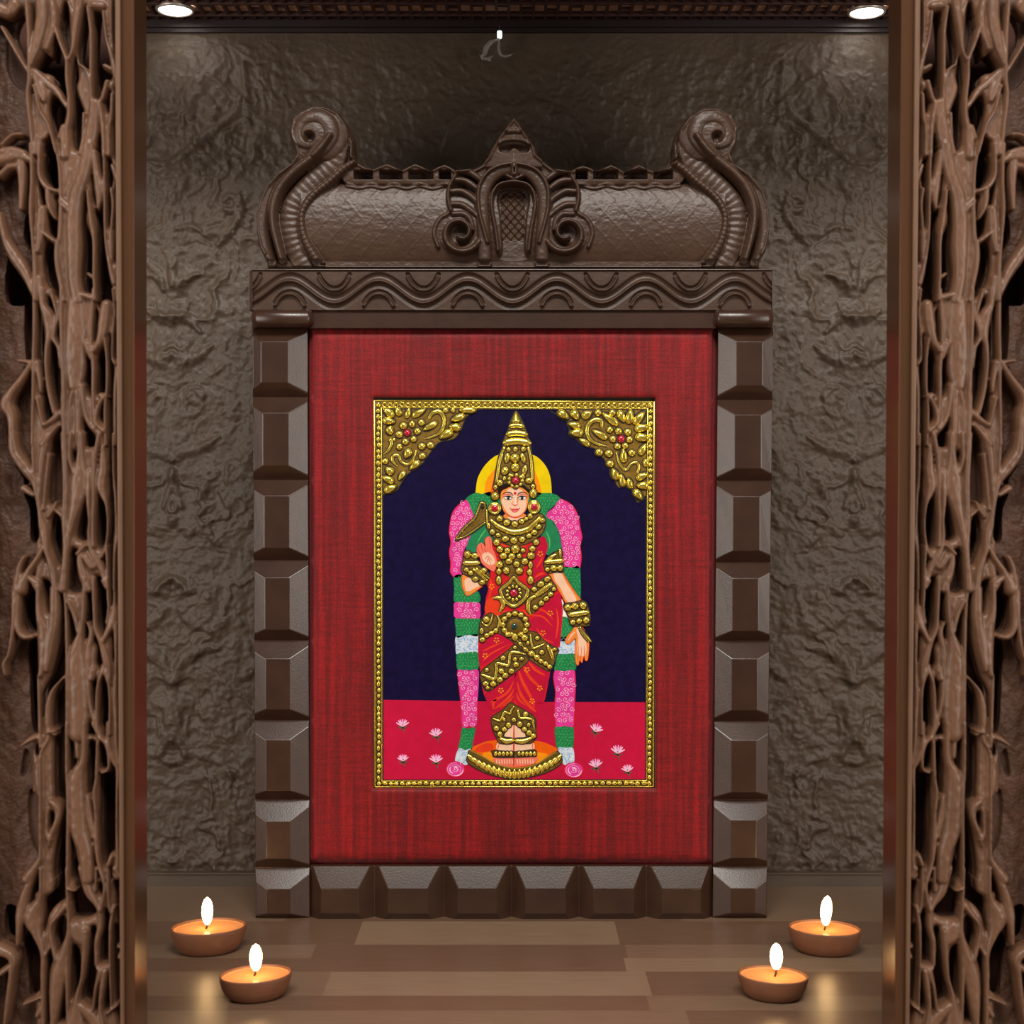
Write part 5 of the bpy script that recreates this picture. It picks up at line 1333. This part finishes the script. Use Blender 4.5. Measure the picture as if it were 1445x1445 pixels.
# ---------------- corner ornaments and the beaded border
a = Art()
a.plate(ZA((90,100),(1050,140),(1035,170),(950,232),(908,330),(880,385),(820,445),(700,472),(655,505),(590,590),(520,685),(430,750),(370,795),(310,885),(270,945),(160,975),(90,980)), 5, GOLD2, False)
for x, y, rx, ry, an in [(195,185,65,30,40),(290,175,48,26,65),(385,190,52,22,-75+180),(490,190,72,26,-30+180),(200,270,60,30,10+180),(205,360,38,38,0),(215,925,65,32,-25+180),(325,800,52,24,-55),(450,700,62,28,-40),(755,400,72,34,-30),(840,330,60,34,10),(870,240,72,30,-20),(960,165,80,26,0),(205,750,45,32,40),(190,835,62,28,25),(600,320,76,26,-30),(380,585,50,32,-60)]:
    cx, cy = ZA((x, y))[0]; a.leaf(cx, cy, rx/6.881, ry/6.881, an)
a.beads(ZA, [(340,315,38,36),(425,300,32,36),(515,285,34,34),(300,400,38,36),(475,370,34,34),(360,470,34,32),(440,445,32,32),(300,520,30,34),(520,515,38,36),(605,505,42,34,30),(525,610,40,36),(165,660,32,32),(750,165,30,24,30),(820,165,25,25),(250,450,14,20)])
a.tubes(ZA, [([(590,240),(625,190),(690,180),(732,240),(728,320),(670,400),(550,440)],[30,40,44,40,34,28,12]),([(150,590),(195,550),(225,490),(212,450)],[10,26,32,34]),([(280,705),(235,660),(240,610),(290,605),(320,665),(380,690),(435,640),(462,560)],[14,28,32,30,28,26,24,18])])
a.dome(*ZA((378,385))[0], 5.0, 5.0, 0, RUBY, 9)
a.done('corner_ornament')
a = Art()
a.plate(ZB((450,148),(462,212),(550,275),(570,340),(590,400),(660,462),(725,512),(830,540),(830,590),(900,625),(945,705),(990,800),(1052,915),(1105,890),(1165,935),(1200,965),(1235,1060),(1290,1015),(1360,950),(1360,130)), 5, GOLD2, False)
for x, y, rx, ry, an in [(515,210,62,34,35+180),(630,210,52,34,55+180),(745,205,56,34,-30+180),(970,250,92,30,37),(1080,225,62,30,65+180),(1160,225,72,34,-80+180),(1250,240,78,32,-48+180),(1280,335,74,34,-10+180),(1285,430,72,34,8+180),(620,310,62,30,15),(640,385,66,36,0),(720,475,62,24,35),(870,400,80,28,30),(1015,785,60,34,65),(1085,845,62,28,80),(1157,875,52,28,75),(1280,805,62,28,-25+180),(1285,895,60,32,0),(1240,985,62,32,50+180),(1285,545,62,28,-60+180),(1100,605,66,30,85)]:
    cx, cy = ZB((x, y))[0]; a.leaf(cx, cy, rx/6.881, ry/6.881, an)
a.beads(ZB, [(852,190,36,34),(990,190,34,34),(965,355,34,32),(1050,370,36,36),(1140,378,38,36),(995,445,34,34),(1158,450,34,34),(1040,515,34,32),(1115,510,32,32),(1180,580,36,36),(862,575,40,38),(957,585,42,38),(968,685,42,36,20),(1315,675,34,40)])
a.tubes(ZB, [([(890,330),(880,270),(820,258),(758,310),(748,400),(815,480),(945,515)],[30,44,44,44,38,30,12]),([(1030,580),(1060,680),(1120,745),(1170,690),(1225,670),(1250,715),(1235,765)],[12,24,28,26,28,30,30])])
a.dome(*ZB((1077,445))[0], 5.4, 5.4, 0, RUBY, 9)
a.done('corner_ornament')

def border():
    a = Art()
    oc = [(528.3,565.2),(923.0,567.2),(922.2,1109.8),(529.0,1110.2)]
    ic = [(540.0,577.0),(912.5,578.0),(911.0,1100.0),(540.6,1100.6)]
    for i in range(4):
        j = (i+1) % 4
        a.poly([oc[i], oc[j], ic[j], ic[i]], GOLD2, 6, False)
        a.stroke([ic[i], ic[j]], 1.3, INK, 7); a.bead_tube([oc[i], oc[j]], 2.2, None, 6, ink=False)
        a.bead_tube([((ic[i][0]*.86+oc[i][0]*.14), (ic[i][1]*.86+oc[i][1]*.14)), ((ic[j][0]*.86+oc[j][0]*.14), (ic[j][1]*.86+oc[j][1]*.14))], 1.3, None, 6, ink=False)
        m0 = [(o+k)/2 for o, k in zip(oc[i], ic[i])]; m1 = [(o+k)/2 for o, k in zip(oc[j], ic[j])]
        L = math.hypot(m1[0]-m0[0], m1[1]-m0[1]); n = int(L/8.2)
        for k in range(n+1):
            t = k/n; x = m0[0]+(m1[0]-m0[0])*t+RND.uniform(-.6,.6); y = m0[1]+(m1[1]-m0[1])*t+RND.uniform(-.6,.6)
            vert = i in (1, 3)
            if i == 0: 
                a.bead_tube([(x+2.9*math.cos(q), y+2.9*math.sin(q)) for q in np.linspace(0, 6.283, 7)[:-1]], 1.9, None, 7, closed=True, n=2, ink=False)
                a.dome(x, y, 1.8, 1.8, 0, GOLD2, 7, ink=False)
            else:
                a.dome(x, y, (3.1 if vert else 3.9)*RND.uniform(.85,1.1), (3.9 if vert else 3.1)*RND.uniform(.85,1.1), RND.uniform(-15,15), None, 7)
    a.done('gold_border')
border()
# ================================================================ clay oil lamps
def lamp(px, py, wpx, yfl, yaw, label, fl, lean=0.0, aspect=.80):
    """px,py: rim centre in the photo; yfl: pixel row of the bowl's foot centre; fl: flame (x, top, bottom)"""
    Y = CAMZ*F/(yfl-CY); X = (px-CX)*Y/F
    r = empty('clay_oil_lamp', (X, Y, 0), label, 'oil lamp', 'lit clay lamps on the shelf')
    zr = CAMZ-(py-CY)*Y/F
    a = wpx/2*Y/F*1.02
    H = zr
    m = MB()
    prof = [(.0001,0),(.56,0),(.68,.03),(.82,.19),(.92,.48),(.98,.78),(1.0,.96),(1.0,1.0),(.975,1.02),(.945,1.0),(.93,.93),(.90,.86)]
    m.lathe([(q*a, z*H) for q, z in prof], X, Y, 0, 56, 0, 1, aspect, yaw); m.build('clay_bowl', M_CLAY, r)
    m = MB(); m.lathe([(.952*a, .955*H),(.93*a,.925*H),(.80*a,.905*H),(.4*a,.90*H),(.0001,.90*H)][::1], X, Y, 0, 56, 0, 1, aspect, yaw)
    m.lathe([(.93*a,.90*H),(.93*a,.80*H),(.0001,.80*H)], X, Y, 0, 40, 0, .97, aspect*.97, yaw)
    m.build('wax', M_WAX, r)
    fx, ft, fb = fl
    s = Y/F
    xf = (fx-CX)*s; zb = CAMZ-(fb-CY)*s; zt = CAMZ-(ft-CY)*s
    zb = max(zb, H*.9+.0008)
    m = MB(); m.tube([(xf-.001, Y, H*.89), (xf-.0003, Y, (H*.9+zb)/2), (xf, Y, zb+.002)], [.0006,.0007,.0005], 8)
    m.dome_x = 0; m.build('wick', M_WICK, r)
    m = MB(); h = zt-zb; R = .0037
    pr = [(0,.0),(.40,.03),(.68,.13),(.90,.30),(1,.48),(.96,.64),(.80,.79),(.52,.92),(.02,1.0)]
    vs = []; n = 20
    for q, z in pr:
        for k in range(n):
            t = 2*math.pi*k/n; vs.append((xf+lean*z*z+max(q,.02)*R*math.cos(t), Y+max(q,.02)*R*math.sin(t), zb+z*h))
    m.add(vs, [(i*n+k, i*n+(k+1)%n, (i+1)*n+(k+1)%n, (i+1)*n+k) for i in range(len(pr)-1) for k in range(n)], 0, True)
    m.build('flame', M_FLAME, r)
lamp(294.5, 1307, 104, 1342, math.radians(20), "lit clay lamp beside the frame's lower left corner, the farther one on the left", (292.5, 1266, 1305))
lamp(361, 1374, 101, 1407, math.radians(26), 'lit clay lamp at front left, nearer the middle of the shelf', (361, 1332, 1370))
lamp(1163.5, 1309, 100, 1343, math.radians(-20), "lit clay lamp beside the frame's lower right corner, the farther one on the right", (1165, 1264, 1306), .0014)
lamp(1090.5, 1375, 98, 1407, math.radians(-24), 'lit clay lamp at front right, nearer the middle of the shelf', (1095.5, 1331, 1368))

# ================================================================ camera and light
cam = bpy.data.cameras.new('camera'); co = bpy.data.objects.new('camera', cam); COL.objects.link(co)
co.location = (0, 0, CAMZ); co.rotation_euler = (math.pi/2, 0, 0)
cam.sensor_width = 36; cam.lens = F/1445*36; cam.clip_start = .02; cam.clip_end = 20
cam.dof.use_dof = True; cam.dof.focus_distance = 1.02; cam.dof.aperture_fstop = 13
SC.camera = co
def area(name, loc, target, sx, sy, power, col):
    l = bpy.data.lights.new(name, 'AREA'); l.shape = 'RECTANGLE'; l.size = sx; l.size_y = sy; l.energy = power; l.color = col
    o = bpy.data.objects.new(name, l); COL.objects.link(o); o.location = loc
    o.rotation_euler = (Vector(target)-Vector(loc)).to_track_quat('-Z', 'Y').to_euler()
    return o
area('added_key_light', (0.0, -.2, 1.5), (0, 1.0, .28), 1.0, .45, 32, (1, .96, .90))  # added soft key light above and behind the camera, no actual lamp
area('added_side_light_left', (-.95, .10, .40), (.0, 1.02, .30), .60, .7, 7.5, (1, .93, .85))  # added out-of-view fill, placed so the frame bevels catch a sheen
area('added_side_light_right', (.95, .10, .40), (.0, 1.02, .30), .60, .7, 7.5, (1, .93, .85))  # its added counterpart for the opposite bevels
w = bpy.data.worlds.new('world'); SC.world = w; w.use_nodes = True
bg = w.node_tree.nodes['Background']; bg.inputs['Color'].default_value = (.80, .70, .60, 1); bg.inputs['Strength'].default_value = .12
vs = SC.view_settings; SC.display_settings.display_device = 'sRGB'
vs.view_transform = 'Standard'; vs.look = 'None'; vs.gamma = 1; vs.use_curve_mapping = False; vs.exposure = 0
SC.cycles.max_bounces = 8; SC.cycles.use_denoising = True
